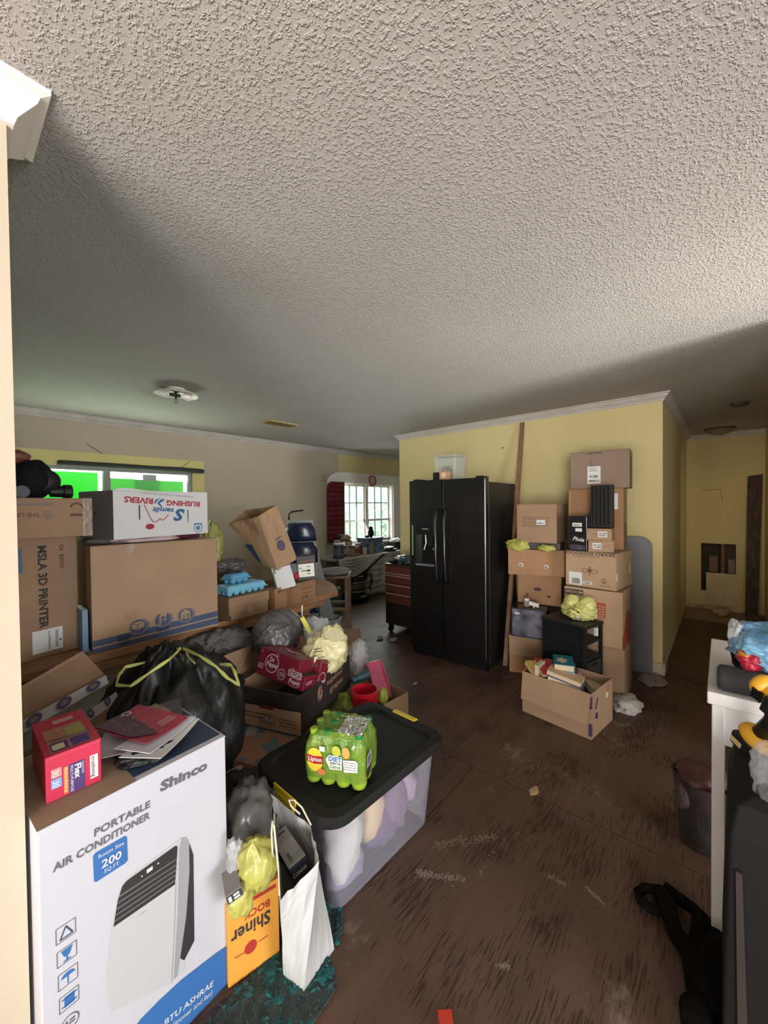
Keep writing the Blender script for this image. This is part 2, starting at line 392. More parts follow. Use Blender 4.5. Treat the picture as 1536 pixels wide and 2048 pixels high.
# cavity behind the cut-out in the hall end wall, with what shows in it
structure(wall_grid(MB(), 'x', 7.20, .02, -.55, .51, 0, H, []).build('wall_cavity', M('cavity_dark', (.05, .035, .025), .9)))
for yy, nm in ((-.005, 'stud'), (.36, 'stud')):
    MB().box(7.112, yy - .02, .1, 7.198, yy + .02, H - .1).build(nm, M('old_stud', (.16, .09, .05), .8), hall_end)
MB().box(7.14, -.13, .52, 7.195, -.06, .70).build('insulation_batt', M('insulation', (.22, .17, .13), .95, var=.4, scale=20), hall_end)
MB().box(7.15, .05, .52, 7.195, .14, .74).build('junction_panel', M('panel_tan', (.20, .12, .07), .8), hall_end)
pts = [(7.089, .22, 1.66), (7.089, .02, 1.67), (7.089, -.0, 1.50)]
MB().tube(pts, .003, 5).build('wall_crack', INKB, hall_end)
MB().box(7.082, -.16, .06, 7.09, .17, .50).build('patch_panel', M('patch_drywall', (.56, .46, .27), .8, var=.12, scale=6), hall_end)

# crown mouldings (mitred)
PROF = [(0, -.085), (.012, -.085), (.018, -.066), (.050, -.032), (.055, -.018), (.072, -.012), (.072, 0), (0, 0)]
def crown(name, path, side, mat, k=1.0):
    """path of wall-line corners; side +1 = moulding on the left of travel"""
    P = [Vector((a, b, 0)) for a, b in path]; rings = []
    for i, p in enumerate(P):
        ns = []
        for a, b in ((i - 1, i), (i, i + 1)):
            if a >= 0 and b < len(P):
                t = (P[b] - P[a]).normalized(); ns.append(Vector((-t.y, t.x, 0)) * side)
        n = ns[0] if len(ns) == 1 else (ns[0] + ns[1]) / (1 + ns[0].dot(ns[1]))
        rings.append([p + n * o * k + Vector((0, 0, H + h * k)) for o, h in PROF])
    return structure(MB().skin(rings).build(name, mat))
crown('trim_1', [(-4.48, 1.21), (.122, 1.21), (.122, 1.33), (-.75, 1.33)], -1, CROWNW, .95)
crown('trim_2', [(-.75, 4.87), (7.09, 4.87)], -1, CROWN, .8)
crown('trim_3', [(4.24, 3.29), (4.12, 3.29), (4.12, .39), (7.09, .39)], -1, CROWN, .8)
crown('trim_4', [(7.09, -.42), (7.09, .39)], 1, CROWN, .8)
structure(MB().box(4.10, .385, 0, 4.118, 3.28, .10).box(4.10, .372, 0, 4.30, .388, .10).build('baseboard_right', M('baseboard_paint', (.55, .47, .35), .6, var=.2, scale=8)))
structure(MB().box(7.07, -.1, 0.004, 7.088, .37, .05).build('baseboard_hall', M('baseboard_worn', (.45, .34, .2), .7, var=.3, scale=9)))

# ---- window 1: green covering behind the panes
CASY = M('casing_yellow', (.62, .55, .22), .7, var=.05)
ALU = M('window_metal', (.30, .30, .28), .45)
GLASS = M('window_glass', (.9, .95, .95), .05, alpha=.12)
w1 = structure(thing('window_1', '', '', (0, 0, 0))); del w1['label'], w1['category']
def part(mb, name, mat, par, **k): return mb.build(name, mat, par, **k)
part(MB().box(.28, 4.857, 1.93, 2.20, 4.869, 2.07).box(2.06, 4.857, 1.22, 2.20, 4.869, 1.93).box(.28, 4.857, 1.22, .42, 4.869, 1.93), 'casing', CASY, w1)
part(MB().box(.42, 4.90, 1.895, 2.06, 4.95, 1.93).box(.42, 4.90, 1.34, .455, 4.95, 1.895).box(2.025, 4.90, 1.34, 2.06, 4.95, 1.895).box(.42, 4.90, 1.34, 2.06, 4.95, 1.37), 'window_frame', ALU, w1)
part(MB().box(1.165, 4.885, 1.37, 1.225, 4.95, 1.895), 'mullion', ALU, w1)
part(MB().box(.455, 4.925, 1.37, 1.165, 4.929, 1.895), 'pane', GLASS, w1); part(MB().box(1.225, 4.925, 1.37, 2.025, 4.929, 1.895), 'pane', GLASS, w1)
def translucent(name, c):
    m = D.materials.new(name); m.use_nodes = True; MATS[name] = m; nt = m.node_tree
    t = nt.nodes.new('ShaderNodeBsdfTranslucent'); t.inputs[0].default_value = (*c, 1)
    d = nt.nodes.new('ShaderNodeBsdfDiffuse'); d.inputs[0].default_value = (*c, 1)
    mx = nt.nodes.new('ShaderNodeMixShader'); mx.inputs[0].default_value = .35
    nt.links.new(t.outputs[0], mx.inputs[1]); nt.links.new(d.outputs[0], mx.inputs[2]); nt.links.new(mx.outputs[0], nt.nodes['Material Output'].inputs[0])
    return m
tp = thing('green_tarp', 'bright green translucent tarp hung outside behind the high window panes', 'tarp', (1.2, 5.06, .9))
part(MB().box(-.85, 0, 0, -.045, .004, .985), 'left_sheet', translucent('tarp_emerald', (.0, .62, .03)), tp)['label'] = 'brighter emerald sheet'
part(MB().box(.03, 0, 0, .30, .004, .935).box(.56, 0, 0, .83, .004, .925), 'right_sheet', translucent('tarp_lime', (.07, .50, .02)), tp)
part(MB().box(.30, .0, 0, .56, .004, .93), 'overlap_sheet', translucent('tarp_shade', (.04, .33, .02)), tp)['label'] = 'darker overlapping strip'
part(MB().box(.36, -.08, .915, .50, -.076, .985), 'grey_patch', M('grey_tape', (.25, .28, .24), .7), tp)['label'] = 'small grey square of tape at the top'
rb = thing('roller_blind', 'dark rolled-up blind along the head of the green window', 'blind', (1.5, 4.82, 1.945))
part(MB().lathe([(.022, -.72), (.030, -.70), (.032, -.2), (.029, .1), (.033, .4), (.027, .66), (.020, .68)], 12, axis='x'), 'roll', M('blind_dark', (.035, .04, .03), .9, bump=.6, bscale=60), rb)
part(MB().box(-.66, 0, -.02, -.645, .045, .03).box(.62, 0, -.02, .635, .045, .03), 'bracket', ALU, rb)
MB().tube([(1.02, 4.866, 2.16), (1.17, 4.866, 2.06)], .003, 5).build('wall_crack', INKB, w1)
MB().tube([(1.93, 4.856, 1.98), (2.03, 4.856, 2.06)], .003, 5).build('wall_crack', INKB, w1)

# ---- window 2: white double sash over the draped table
WW = M('window_white', (.74, .70, .64), .5, var=.04)
w2 = structure(thing('window_2', '', '', (0, 0, 0))); del w2['label'], w2['category']
x0, x1, z0, z1 = W2
part(MB().box(x0 - .10, 4.845, z1, x1 + .22, 4.869, z1 + .15).box(x0 - .10, 4.845, z0, x0, 4.869, z1).box(x1, 4.845, z0, x1 + .20, 4.869, z1), 'casing', WW, w2)
part(MB().box(x0 - .12, 4.80, z1 + .15, x1 + .24, 4.869, z1 + .17), 'casing_cap', WW, w2)
part(MB().box(x0, 4.87, z0, x0 + .02, 5.0, z1).box(x1 - .02, 4.87, z0, x1, 5.0, z1).box(x0, 4.87, z1 - .02, x1, 5.0, z1), 'jamb', WW, w2)
part(MB().box(x0 - .08, 4.78, z0 - .03, x1 + .18, 5.0, z0), 'window_sill', WW, w2)
xm = (x0 + x1) / 2 - .02
for a, b in ((x0 + .02, xm - .035), (xm + .035, x1 - .02)):
    zr = 1.235
    fr = part(MB().box(a, 4.955, zr, a + .03, 4.985, z1 - .02).box(b - .03, 4.955, zr, b, 4.985, z1 - .02).box(a, 4.955, z1 - .05, b, 4.985, z1 - .02).box(a, 4.945, zr - .02, b, 4.985, zr + .02)
          .box(a, 4.945, z0, a + .03, 4.975, zr).box(b - .03, 4.945, z0, b, 4.975, zr).box(a, 4.945, z0, b, 4.975, z0 + .04), 'window_sash', WW, w2)
    for zz0, zz1, rows in ((zr + .02, z1 - .05, 2), (z0 + .04, zr - .02, 1)):
        mb = MB()
        for k in (1, 2):
            xx = a + .03 + (b - a - .06) * k / 3; mb.box(xx - .008, 4.955, zz0, xx + .008, 4.972, zz1)
        if rows == 2: mb.box(a + .03, 4.962, (zz0 + zz1) / 2 - .008, b - .03, 4.972, (zz0 + zz1) / 2 + .008)
        mb.build('muntin', M('muntin_grey', (.10, .12, .12), .5), fr)
        MB().box(a + .03, 4.975, zz0, b - .03, 4.978, zz1).build('pane', GLASS, fr)
part(MB().box(xm - .035, 4.93, z0, xm + .035, 4.99, z1 - .02), 'mullion', WW, w2)
# white shaped valance board running left of the window with a patterned end
vb = thing('valance_board', 'white scalloped valance board reaching left from the window over the red plaid curtain', 'valance', (4.45, 4.84, 1.91))
pr_ = [(-.26, 0, -.02)] + [(-.26 + .16 * math.sin(R(a)), 0, -.02 + .15 * (1 - math.cos(R(a)))) for a in (30, 60, 90)] + [(.02, 0, .15), (.02, 0, -.0)]
part(MB().prism([(-.30, 0, -.04), (-.27, 0, .03), (-.20, 0, .10), (-.08, 0, .15), (.02, 0, .15), (.02, 0, -.02), (-.2, 0, -.02)], (0, -.02, 0)), 'board', WW, vb)
mb = MB()
for k in range(16):
    a, b = random.uniform(-.36, -.27), random.uniform(-.02, .14); r_ = random.uniform(.006, .012)
    mb.poly(*[(a + r_ * math.cos(t), -.001, b + r_ * math.sin(t)) for t in (0, 1.05, 2.1, 3.14, 4.2, 5.2)][::-1])
o = part(mb, 'floral_border', M('floral_brown', (.22, .15, .09), .8), vb); o.location.y = .026

# red plaid curtain left of window 2
ct = thing('plaid_curtain', 'dark red plaid curtain hanging left of the bright kitchen window', 'curtain', (4.35, 4.82, .90))
def plaid():
    m = D.materials.new('plaid_red'); m.use_nodes = True; MATS['plaid_red'] = m; nt = m.node_tree; b = nt.nodes['Principled BSDF']; L = nt.links.new
    tc = nt.nodes.new('ShaderNodeTexCoord'); prev = None
    for i, (ax, sc) in enumerate((('X', 5.5), ('Z', 4.0))):
        w = nt.nodes.new('ShaderNodeTexWave'); w.bands_direction = ax; w.inputs['Scale'].default_value = sc; w.wave_profile = 'SAW'; L(tc.outputs['Object'], w.inputs['Vector'])
        r = nt.nodes.new('ShaderNodeValToRGB'); r.color_ramp.interpolation = 'CONSTANT'; e = r.color_ramp.elements
        e[0].color = (1, 1, 1, 1); e[1].position = .55; e[1].color = (.45, .45, .45, 1); n = e.new(.90); n.color = (2.2, 1.9, 1.9, 1)
        L(w.outputs['Fac'], r.inputs[0])
        mx = nt.nodes.new('ShaderNodeMix'); mx.data_type = 'RGBA'; mx.blend_type = 'MULTIPLY'; mx.inputs[0].default_value = 1
        if prev: L(prev, mx.inputs[6])
        else: mx.inputs[6].default_value = (.21, .018, .03, 1)
        L(r.outputs[0], mx.inputs[7]); prev = mx.outputs[2]
    L(prev, b.inputs['Base Color']); b.inputs['Roughness'].default_value = .9
    return m
mb = MB(); rows = []
N_ = 36
for j, zz in enumerate((0, .3, .6, .85, .95, 1.0)):
    x_l = -.19 if zz < .9 else (-.17 if zz < .97 else -.12)
    rows.append([Vector((x_l + (.19 - x_l) * k / N_, .018 * math.sin(k * 1.1) - .01 * zz, zz)) for k in range(N_ + 1)])
for r0, r1 in zip(rows, rows[1:]):
    for k in range(N_): mb.poly(r0[k], r0[k+1], r1[k+1], r1[k])
part(mb, 'cloth', plaid(), ct, smooth=True, solid=.006)
part(MB().tube([(-.2, .015, 1.0), (.2, .015, 1.0)], .008, 8), 'rod', ALU, ct)
ck = thing('wall_plate', 'round red-rimmed plate hung at the top centre of the kitchen window', 'plate', (5.25, 4.84, 1.955))
part(MB().lathe([(.095, 0), (.105, -.012), (.10, -.02), (.075, -.012)], 32, axis='y', cap0=True, cap1=False), 'rim', M('rim_red', (.36, .06, .05), .4), ck)
part(MB().lathe([(.076, -.010), (.06, -.006), (.02, -.006)], 32, axis='y'), 'dish', M('dish_pink', (.55, .38, .33), .4, var=.3, scale=30), ck)

# ---- outside, seen through window 2
LEAF = M('leaf_light', (.58, .70, .58), .7, var=.35, scale=3)
def shrub(label, c, rx, rz, n, seed):
    t = thing('garden_shrub', label, 'shrub', (c[0], c[1], -.2), group='shrubs outside the kitchen window'); rnd = random.Random(seed)
    MB().blob((0, 0, rz), (rx * .9, rx * .9, rz * .95), seed, .25, 2, 3).build('crown', M('leaf_deep', (.42, .56, .44), .8, var=.4, scale=6), t)
    mb = MB()
    for _ in range(n):
        a, b = rnd.uniform(0, 6.28), math.acos(rnd.uniform(-.9, 1)); k = rnd.uniform(.85, 1.1)
        p = Vector((rx * k * math.sin(b) * math.cos(a), rx * k * math.sin(b) * math.sin(a), rz + rz * k * math.cos(b)))
        u = Vector((rnd.gauss(0, 1), rnd.gauss(0, 1), rnd.gauss(0, 1))).normalized() * rnd.uniform(.04, .1); v = u.orthogonal() * .5
        mb.poly(p - u, p + v, p + u, p - v)
    o = mb.build('leaves', LEAF, t); o['kind'] = 'stuff'
shrub('tall pale leafy shrub outside filling the left kitchen panes', (7.1, 7.6, 0), 1.25, 1.9, 2200, 3)
shrub('broad leafy shrub outside filling the right kitchen panes', (10.4, 8.2, 0), 1.7, 2.0, 2400, 5)
shrub('low leafy shrub outside under the kitchen window panes', (7.9, 5.9, 0), .55, .6, 900, 8)
structure(MB().box(-3, 5.05, -.35, 16, 18, -.2).build('ground', M('lawn', (.30, .36, .18), .9, var=.4, scale=3)))

# ---- ceiling fittings
lt = thing('ceiling_light', 'round white ceiling light without its glass, two bulbs and a black centre stem', 'ceiling light', (1.27, 3.27, H))
PAN = M('lamp_pan', (.62, .58, .50), .35, var=.15, scale=14)
part(MB().lathe([(.07, 0), (.075, -.012), (.02, -.02)], 32), 'canopy', CROWNW, lt)
part(MB().lathe([(.02, -.018), (.10, -.02), (.15, -.035), (.162, -.046), (.160, -.05), (.145, -.042), (.10, -.03), (.02, -.027)], 40, cap0=False, cap1=False), 'pan', PAN, lt)
mb = MB(); pts = []
for k in range(60):
    a = k * .55; pts.append((-.045 - .0014 * k * .9, .02 + .016 * math.cos(a), -.048 + .016 * math.sin(a)))
part(mb.tube(pts, .0055, 6), 'spiral_bulb', M('bulb_white', (.85, .82, .76), .3), lt, smooth=True)
part(MB().lathe([(.012, .03), (.016, .05), (.028, .085), (.026, .105), (.012, .118)], 16, (0, -.01, -.05), 'x'), 'round_bulb', M('bulb_white', (.85, .82, .76), .3), lt, smooth=True)
part(MB().lathe([(.014, -.045), (.014, .03)], 12, (0, 0, -.048), 'x'), 'lamp_socket', BLACKPL, lt)
part(MB().tube([(0, 0, -.02), (0, 0, -.075)], .008, 8).tube([(0, 0, -.07), (.010, 0, -.085), (.008, 0, -.105), (0, 0, -.112), (-.008, 0, -.105), (-.010, 0, -.085), (0, 0, -.07)], .003, 6), 'stem_hook', BLACKPL, lt)
vt = thing('ceiling_vent', 'small tan rectangular air vent in the ceiling near the back wall', 'vent', (2.575, 3.78, H))
part(MB().box(-.19, -.10, -.012, .19, -.085, 0).box(-.19, .085, -.012, .19, .10, 0).box(-.19, -.085, -.012, -.175, .085, 0).box(.175, -.085, -.012, .19, .085, 0), 'vent_frame', M('vent_tan', (.42, .33, .15), .5), vt)
part(MB().box(-.175, -.085, -.003, .175, .085, -.001), 'backing', M('vent_dark', (.12, .085, .03), .7), vt)
for k in range(6):
    y = -.07 + k * .028; MB().hexa([(-.174, y, -.011), (.174, y, -.011), (.174, y + .003, -.012), (-.174, y + .003, -.012), (-.174, y + .012, -.004), (.174, y + .012, -.004), (.174, y + .015, -.005), (-.174, y + .015, -.005)]).build('slat', M('vent_slat', (.34, .25, .09), .5), vt)
hl = thing('hall_ceiling_light', 'dark dusty round ceiling light at the far end of the hall', 'ceiling light', (6.62, .03, H))
part(MB().lathe([(.16, 0), (.165, -.02), (.15, -.025)], 28), 'base_ring', M('lamp_brass_dull', (.12, .09, .05), .5), hl)
part(MB().lathe([(.15, -.02), (.13, -.05), (.08, -.075), (.02, -.085)], 28), 'bowl', M('lamp_bowl', (.20, .16, .10), .4), hl)
sd = tag(MB().lathe([(.07, H), (.07, H - .02), (.055, H - .032)], 24, (5.05, -.12, 0)).build('smoke_detector', M('detector', (.10, .08, .06), .6)), 'small dark smoke detector on the hall ceiling nearer than the hall light', 'smoke detector')

# leaning plank in the hall
pk = thing('leaning_plank', 'dark rough plank leaning upright against the hall end wall', 'plank', (0, 0, 0))
a0, a1 = Vector((6.86, -.225, .0)), Vector((6.86, -.345, .0)); b0, b1 = Vector((7.05, -.25, 1.83)), Vector((7.05, -.395, 1.85))
part(MB().prism([a0, a1, b1, b0], (.03, 0, 0)), 'board', M('plank_dark', (.07, .045, .03), .85, var=.5, scale=7, stretch=(4, 4, 1)), pk)
tag(MB().prism([(6.98, -.30, .85), (6.98, -.385, .85), (6.98, -.385, .05), (6.98, -.28, .05)], (.02, 0, 0)).build('drywall_offcut', M('patch_drywall', (.56, .46, .27), .8)), 'pale drywall offcut standing right of the dark hall plank', 'board') if False else None
for i, (p, s_, lb) in enumerate((((6.78, .02, 0), (.10, .09, .05), 'crumpled pale plaster debris heap against the hall end wall'), ((6.55, -.30, 0), (.13, .08, .06), 'dark rubble heap at the foot of the hall plank'))):
    tag(MB().blob((0, 0, s_[2] * .7), s_, 20 + i, .4, 2.5, 3, flat=0).build('plaster_debris' if i == 0 else 'rubble', M('debris_pale', (.45, .36, .24), .9, var=.3, scale=20) if i == 0 else M('rubble_dark', (.10, .07, .05), .9, var=.5, scale=20)), lb, 'debris')
    D.objects['plaster_debris' if i == 0 else 'rubble'].location = p

# ------------------------------------------------------------------ left: bench and what stands on it
bt = thing('work_bench', 'long worn wooden plank bench along the left carrying the row of boxes', 'bench', (0, 0, 0))
f0, f1 = Vector((.03, 2.395, 0)), Vector((2.33, 2.565, 0)); ex = (f1 - f0).normalized(); ey = Vector((-ex.y, ex.x, 0))
def slab(a, b, y0, y1, z0, z1, skew=0):
    p = [f0 + ex * a + ey * y0, f0 + ex * b + ey * y0, f0 + ex * (b + skew) + ey * y1, f0 + ex * (a) + ey * y1]
    return MB().hexa([(q.x, q.y, z0) for q in p] + [(q.x, q.y, z1) for q in p])
slab(0, 2.30, 0, .27, .705, .75, .22).build('plank', WOOD, bt, bevel=.004); slab(0, 2.52, .275, .56, .71, .75, .12).build('plank', WOOD, bt, bevel=.004)
slab(0, 2.14, .01, .50, .655, .702, .02).build('plank', WOOD, bt, bevel=.003)['label'] = 'lower plank set back under the top'
for a in (.15, 1.95):
    for y in (.06, .42): slab(a, a + .07, y, y + .07, 0, .653).build('leg', WOODB, bt)

# printer carton, parcel carton on it
pc = carton('printer_carton', 'tall brown carton with printer lettering running down its face on the bench', .32, 2.772, .75, 12.2, .29, .35, .614, CB); d_ = dims(pc)
text(pc, d_, 'front', .123, .568, 'MSLA 3D PRINTER', .036, INK, .42, -90, .05)
text(pc, d_, 'front', .213, .515, 'ELEGOO', .017, INK, .075, -90, .03)
decal(pc, d_, 'front', ringp(.221, .555, .006, .009, 12) + [rect(.214, .536, .229, .541), rect(.218, .541, .221, .55)], INK, 'emblem')
decal(pc, d_, 'front', [rect(.092, .025, .217, .139)], OFFW, 'shipping_label', .0016)
lines(pc, d_, 'front', .155, .125, .012, 11, .0085, .004, INKG, 4); lines(pc, d_, 'front', .185, .125, .014, 10, .009, .004, INK, 5)
decal(pc, d_, 'front', [rect(.203, .066, .211, .076)], INK, 'emblem', .0024)
decal(pc, d_, 'front', [rect(.046, .44, .060, .56)], M('label_blue', (.06, .12, .24), .6), 'side_label')
bl = tag(MB().box(-.012, 0, 0, .012, .16, .22).build('blue_folder', M('folder_blue', (.16, .25, .40), .5)), 'pale blue folder edge standing between the printer carton and the moving carton', 'folder'); bl.location = (.505, 2.52, .75)

pp = carton('parcel_carton', 'small brown carton with upside-down store lettering and glossy tape on top of the printer carton', .328, 2.60, 1.364, -.7, .40, .35, .19, CB); d_ = dims(pp)
text(pp, d_, 'front', .200, .120, 'THE UPS STORE', .020, INKB, .185, 180, .02)
decal(pp, d_, 'front', ringp(.229, .108, .014, .017, 20, 1.2) + [rect(.218, .102, .240, .105), rect(.219, .109, .241, .112), rect(.226, .094, .229, .121)], INKG, 'emblem')
decal(pp, d_, 'front', [rect(.11, .160, .247, .163), rect(.11, .155, .247, .158), rect(.11, .166, .247, .168)], INKG, 'print_lines')
mb_ = [[(.337 + .027 * math.cos(R(a)), .146 - .001 - .026 * math.sin(R(a)) + .02) for a in (180, 0)]]
arc = []
for k in range(12):
    a, b = R(180 * k / 12), R(180 * (k + 1) / 12)
    arc.append([(.337 + r_ * math.cos(t), .143 + r_ * math.sin(t) * .9) for r_, t in ((.019, a), (.028, a), (.028, b), (.019, b))])
decal(pp, d_, 'front', arc, INKB, 'arch_mark'); decal(pp, d_, 'front', [rect(.31, .101, .364, .114)], INKB, 'bar_mark')
MB().box(.16, -.1768, 0, .2, -.1752, .19).build('clear_tape', CLTAPE, pp)

# big moving carton with blue stripe
bc = carton('moving_carton', 'big brown moving carton with a navy stripe and three round symbols on the bench', .862, 2.669, .75, -4.5, .645, .455, .555, CB3, tape=False); d_ = dims(bc)
BST = M('stripe_blue', (.06, .085, .16), .75)
decal(bc, d_, 'front', [[(0, .030), (.645, .060), (.645, .095), (0, .062)], [(0, .0), (.645, .014), (.645, .052), (0, .020)]], BST, 'stripe')
for pl_ in ([(.11, .031), (.165, .034), (.165, .068), (.11, .066)], [(.30, .040), (.36, .043), (.36, .079), (.30, .076)], [(.12, .005), (.17, .007), (.17, .024), (.12, .022)]): decal(bc, d_, 'front', [pl_], M('stripe_dark', (.03, .045, .10), .75), 'stripe_patch', .0014)
decal(bc, d_, 'left', [rect(0, 0, .455, .07)], BST, 'stripe')
for (u, v) in ((.207, .094), (.330, .106), (.453, .108)):
    decal(bc, d_, 'front', [disc(u + .006, v, .047, .041)], BST, 'symbol_disc', .0018)
    decal(bc, d_, 'front', ringp(u, v, .043, .047, 28, .9), CB3, 'symbol_ring', .0022)
decal(bc, d_, 'front', [[(.175, .088), (.205, .074), (.237, .090), (.237, .116), (.207, .122), (.175, .113)]], CB3, 'open_box_symbol', .0024)
decal(bc, d_, 'front', line([(.205, .074), (.205, .103), (.175, .113)], .003) + line([(.205, .103), (.237, .116)], .003), BST, 'symbol_lines', .0028)
decal(bc, d_, 'front', [rect(.318, .125, .350, .142), rect(.312, .08, .32, .13), rect(.34, .098, .346, .128), rect(.312, .104, .346, .109)] + ringp(.311, .079, .004, .008, 10), CB3, 'furniture_symbol', .0024)
decal(bc, d_, 'front', [[(.425, .085), (.480, .085), (.480, .124), (.452, .145), (.425, .124)]], CB3, 'house_symbol', .0024)
decal(bc, d_, 'front', line([(.421, .124), (.452, .147), (.484, .124)], .004) + [rect(.433, .108, .441, .113), rect(.447, .108, .455, .113), rect(.433, .097, .455, .101), rect(.463, .09, .472, .115), rect(.430, .089, .455, .092)], BST, 'symbol_lines', .0028)
MB().box(-.165, -.2295, .50, -.115, -.2282, .556).build('clear_tape', CLTAPE, bc)
decal(bc, d_, 'front', [rect(.14, .135, .20, .19)], M('cardboard_torn', (.36, .22, .13), .8), 'torn_patch', .001)

# folded cloths between cartons, pear carton
for i, (x, y, s_, m, lb) in enumerate(((.80, 2.55, (.19, .12, .022), FABPINK, 'crumpled pale pink cloth squeezed under the white pear carton'), (.60, 2.62, (.09, .11, .022), M('cloth_taupe', (.12, .10, .085), .9, bump=.5, bscale=30), 'crumpled dark taupe cloth under the left end of the white pear carton'), (1.03, 2.6, (.11, .10, .018), M('cloth_maroon', (.10, .015, .02), .9), 'dark maroon cloth under the right end of the white pear carton'))):
    o = tag(MB().blob((0, 0, .018), s_, 31 + i, .35, 3, 3, flat=0, fold=.3).build('folded_cloth', m, smooth=True), lb, 'cloth'); o.location = (x, y, 1.306)
sc = carton('pear_carton', 'white fruit carton lying upside down with red and blue lettering atop the moving carton', .835, 2.60, 1.338, 11, .545, .367, .258, WHITE, tape=False, ); d_ = dims(sc)
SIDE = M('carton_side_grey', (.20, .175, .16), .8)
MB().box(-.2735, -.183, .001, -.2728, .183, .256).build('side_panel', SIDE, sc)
RD = M('print_pear_red', (.42, .035, .06), .6); BL = M('print_pear_blue', (.035, .13, .30), .6)
text(sc, d_, 'front', .493, .197, 'RUSHING', .030, RD, .212, 180 - 2.5, .055)
text(sc, d_, 'front', .206, .215, 'RIVERS', .031, RD, .152, 180 - 4, .055)
decal(sc, d_, 'front', [[(.270, .215), (.245, .210), (.225, .190), (.250, .165), (.258, .165), (.240, .190), (.262, .203)], [(.245, .222), (.215, .208), (.208, .190), (.216, .188), (.226, .203)]], BL, 'river_emblem')
text(sc, d_, 'front', .392, .150, 'S', .068, BL, .070, 180 - 4, .06, .25)
text(sc, d_, 'front', .325, .158, 'temilt', .028, BL, .125, 180 - 4, .045, .25)
decal(sc, d_, 'front', line([(.154, .181), (.170, .145), (.190, .100), (.200, .088), (.210, .084), (.222, .088), (.241, .104), (.245, .100), (.250, .092), (.262, .096), (.275, .108), (.290, .124)], .0045), RD, 'stem_line', .0018)
decal(sc, d_, 'front', [disc(.183, .060, .024, .016)], M('cherry_red', (.33, .02, .04), .5), 'cherry', .0018)
decal(sc, d_, 'front', [rect(.125, .10, .132, .180)], INK, 'hand_slot', .001); decal(sc, d_, 'front', [rect(.407, .105, .413, .150)], INK, 'hand_slot', .001)
decal(sc, d_, 'front', [rect(.407, .075, .413, .104)], INKG, 'hand_slot', .001)
decal(sc, d_, 'front', ringp(.476, .037, .025, .030, 28) + [rect(.448, .058, .504, .066), rect(.462, .034, .490, .040), rect(.466, .024, .478, .048), rect(.480, .028, .488, .046)] + ringp(.476, .037, .012, .015, 20), M('seal_blue', (.10, .24, .40), .6), 'round_seal', .0014)
text(sc, d_, 'front', .445, .232, 'THE BEST PEAR LOCALES IN THE WORLD', .0085, INKG, .31, 180 - 3.5)
lines(sc, d_, 'left', .07, .19, .10, 2, .02, .006, INKG); text(sc, d_, 'left', .19, .145, 'BOX', .02, INK, .07, 180, .02); lines(sc, d_, 'left', .06, .06, .1, 2, .02, .008, INKG, 9)
MB().prism([(-.27, -.1825, .256), (-.25, -.1825, .268), (-.20, -.1825, .271), (-.13, -.1825, .262), (-.08, -.1825, .257)], (0, .006, 0)).build('torn_rim', WHITE, sc)

# dark gas mask shape on the parcel carton
gm = thing('respirator_mask', 'black rubber respirator mask with a round canister sitting on the parcel carton', 'mask', (.335, 2.58, 1.556))
MB().blob((-.01, .03, .09), (.085, .075, .10), 41, .12, 1.6, 4, flat=0).build('hood', BLACKMAT, gm, smooth=True)
MB().lathe([(.050, 0), (.058, .01), (.058, .055), (.050, .065), (.03, .067)], 28, (.035, -.03, .085), 'y').build('round_lens', BLACKPL, gm, smooth=True).rotation_euler = (0, 0, 0)
MB().lathe([(.028, 0), (.030, .05), (.036, .055), (.036, .085), (.030, .09)], 20, (.05, .0, .035), 'x').build('canister', BLACKPL, gm)
MB().lathe([(.03, 0), (.034, .06), (.02, .07)], 16, (-.06, -.05, .03), 'y').build('exhale_valve', BLACKPL, gm)
MB().tube([(-.05, .05, .15), (-.10, .03, .10), (-.10, .0, .03)], .008, 6).build('strap', BLACKMAT, gm)
st = tag(MB().blob((0, 0, .03), (.06, .05, .035), 44, .2, 2, 3).build('leather_pouch', M('leather_tan', (.16, .05, .025), .5)), 'reddish brown leather pouch perched behind the black respirator mask', 'pouch'); st.location = (.262, 2.62, 1.73)

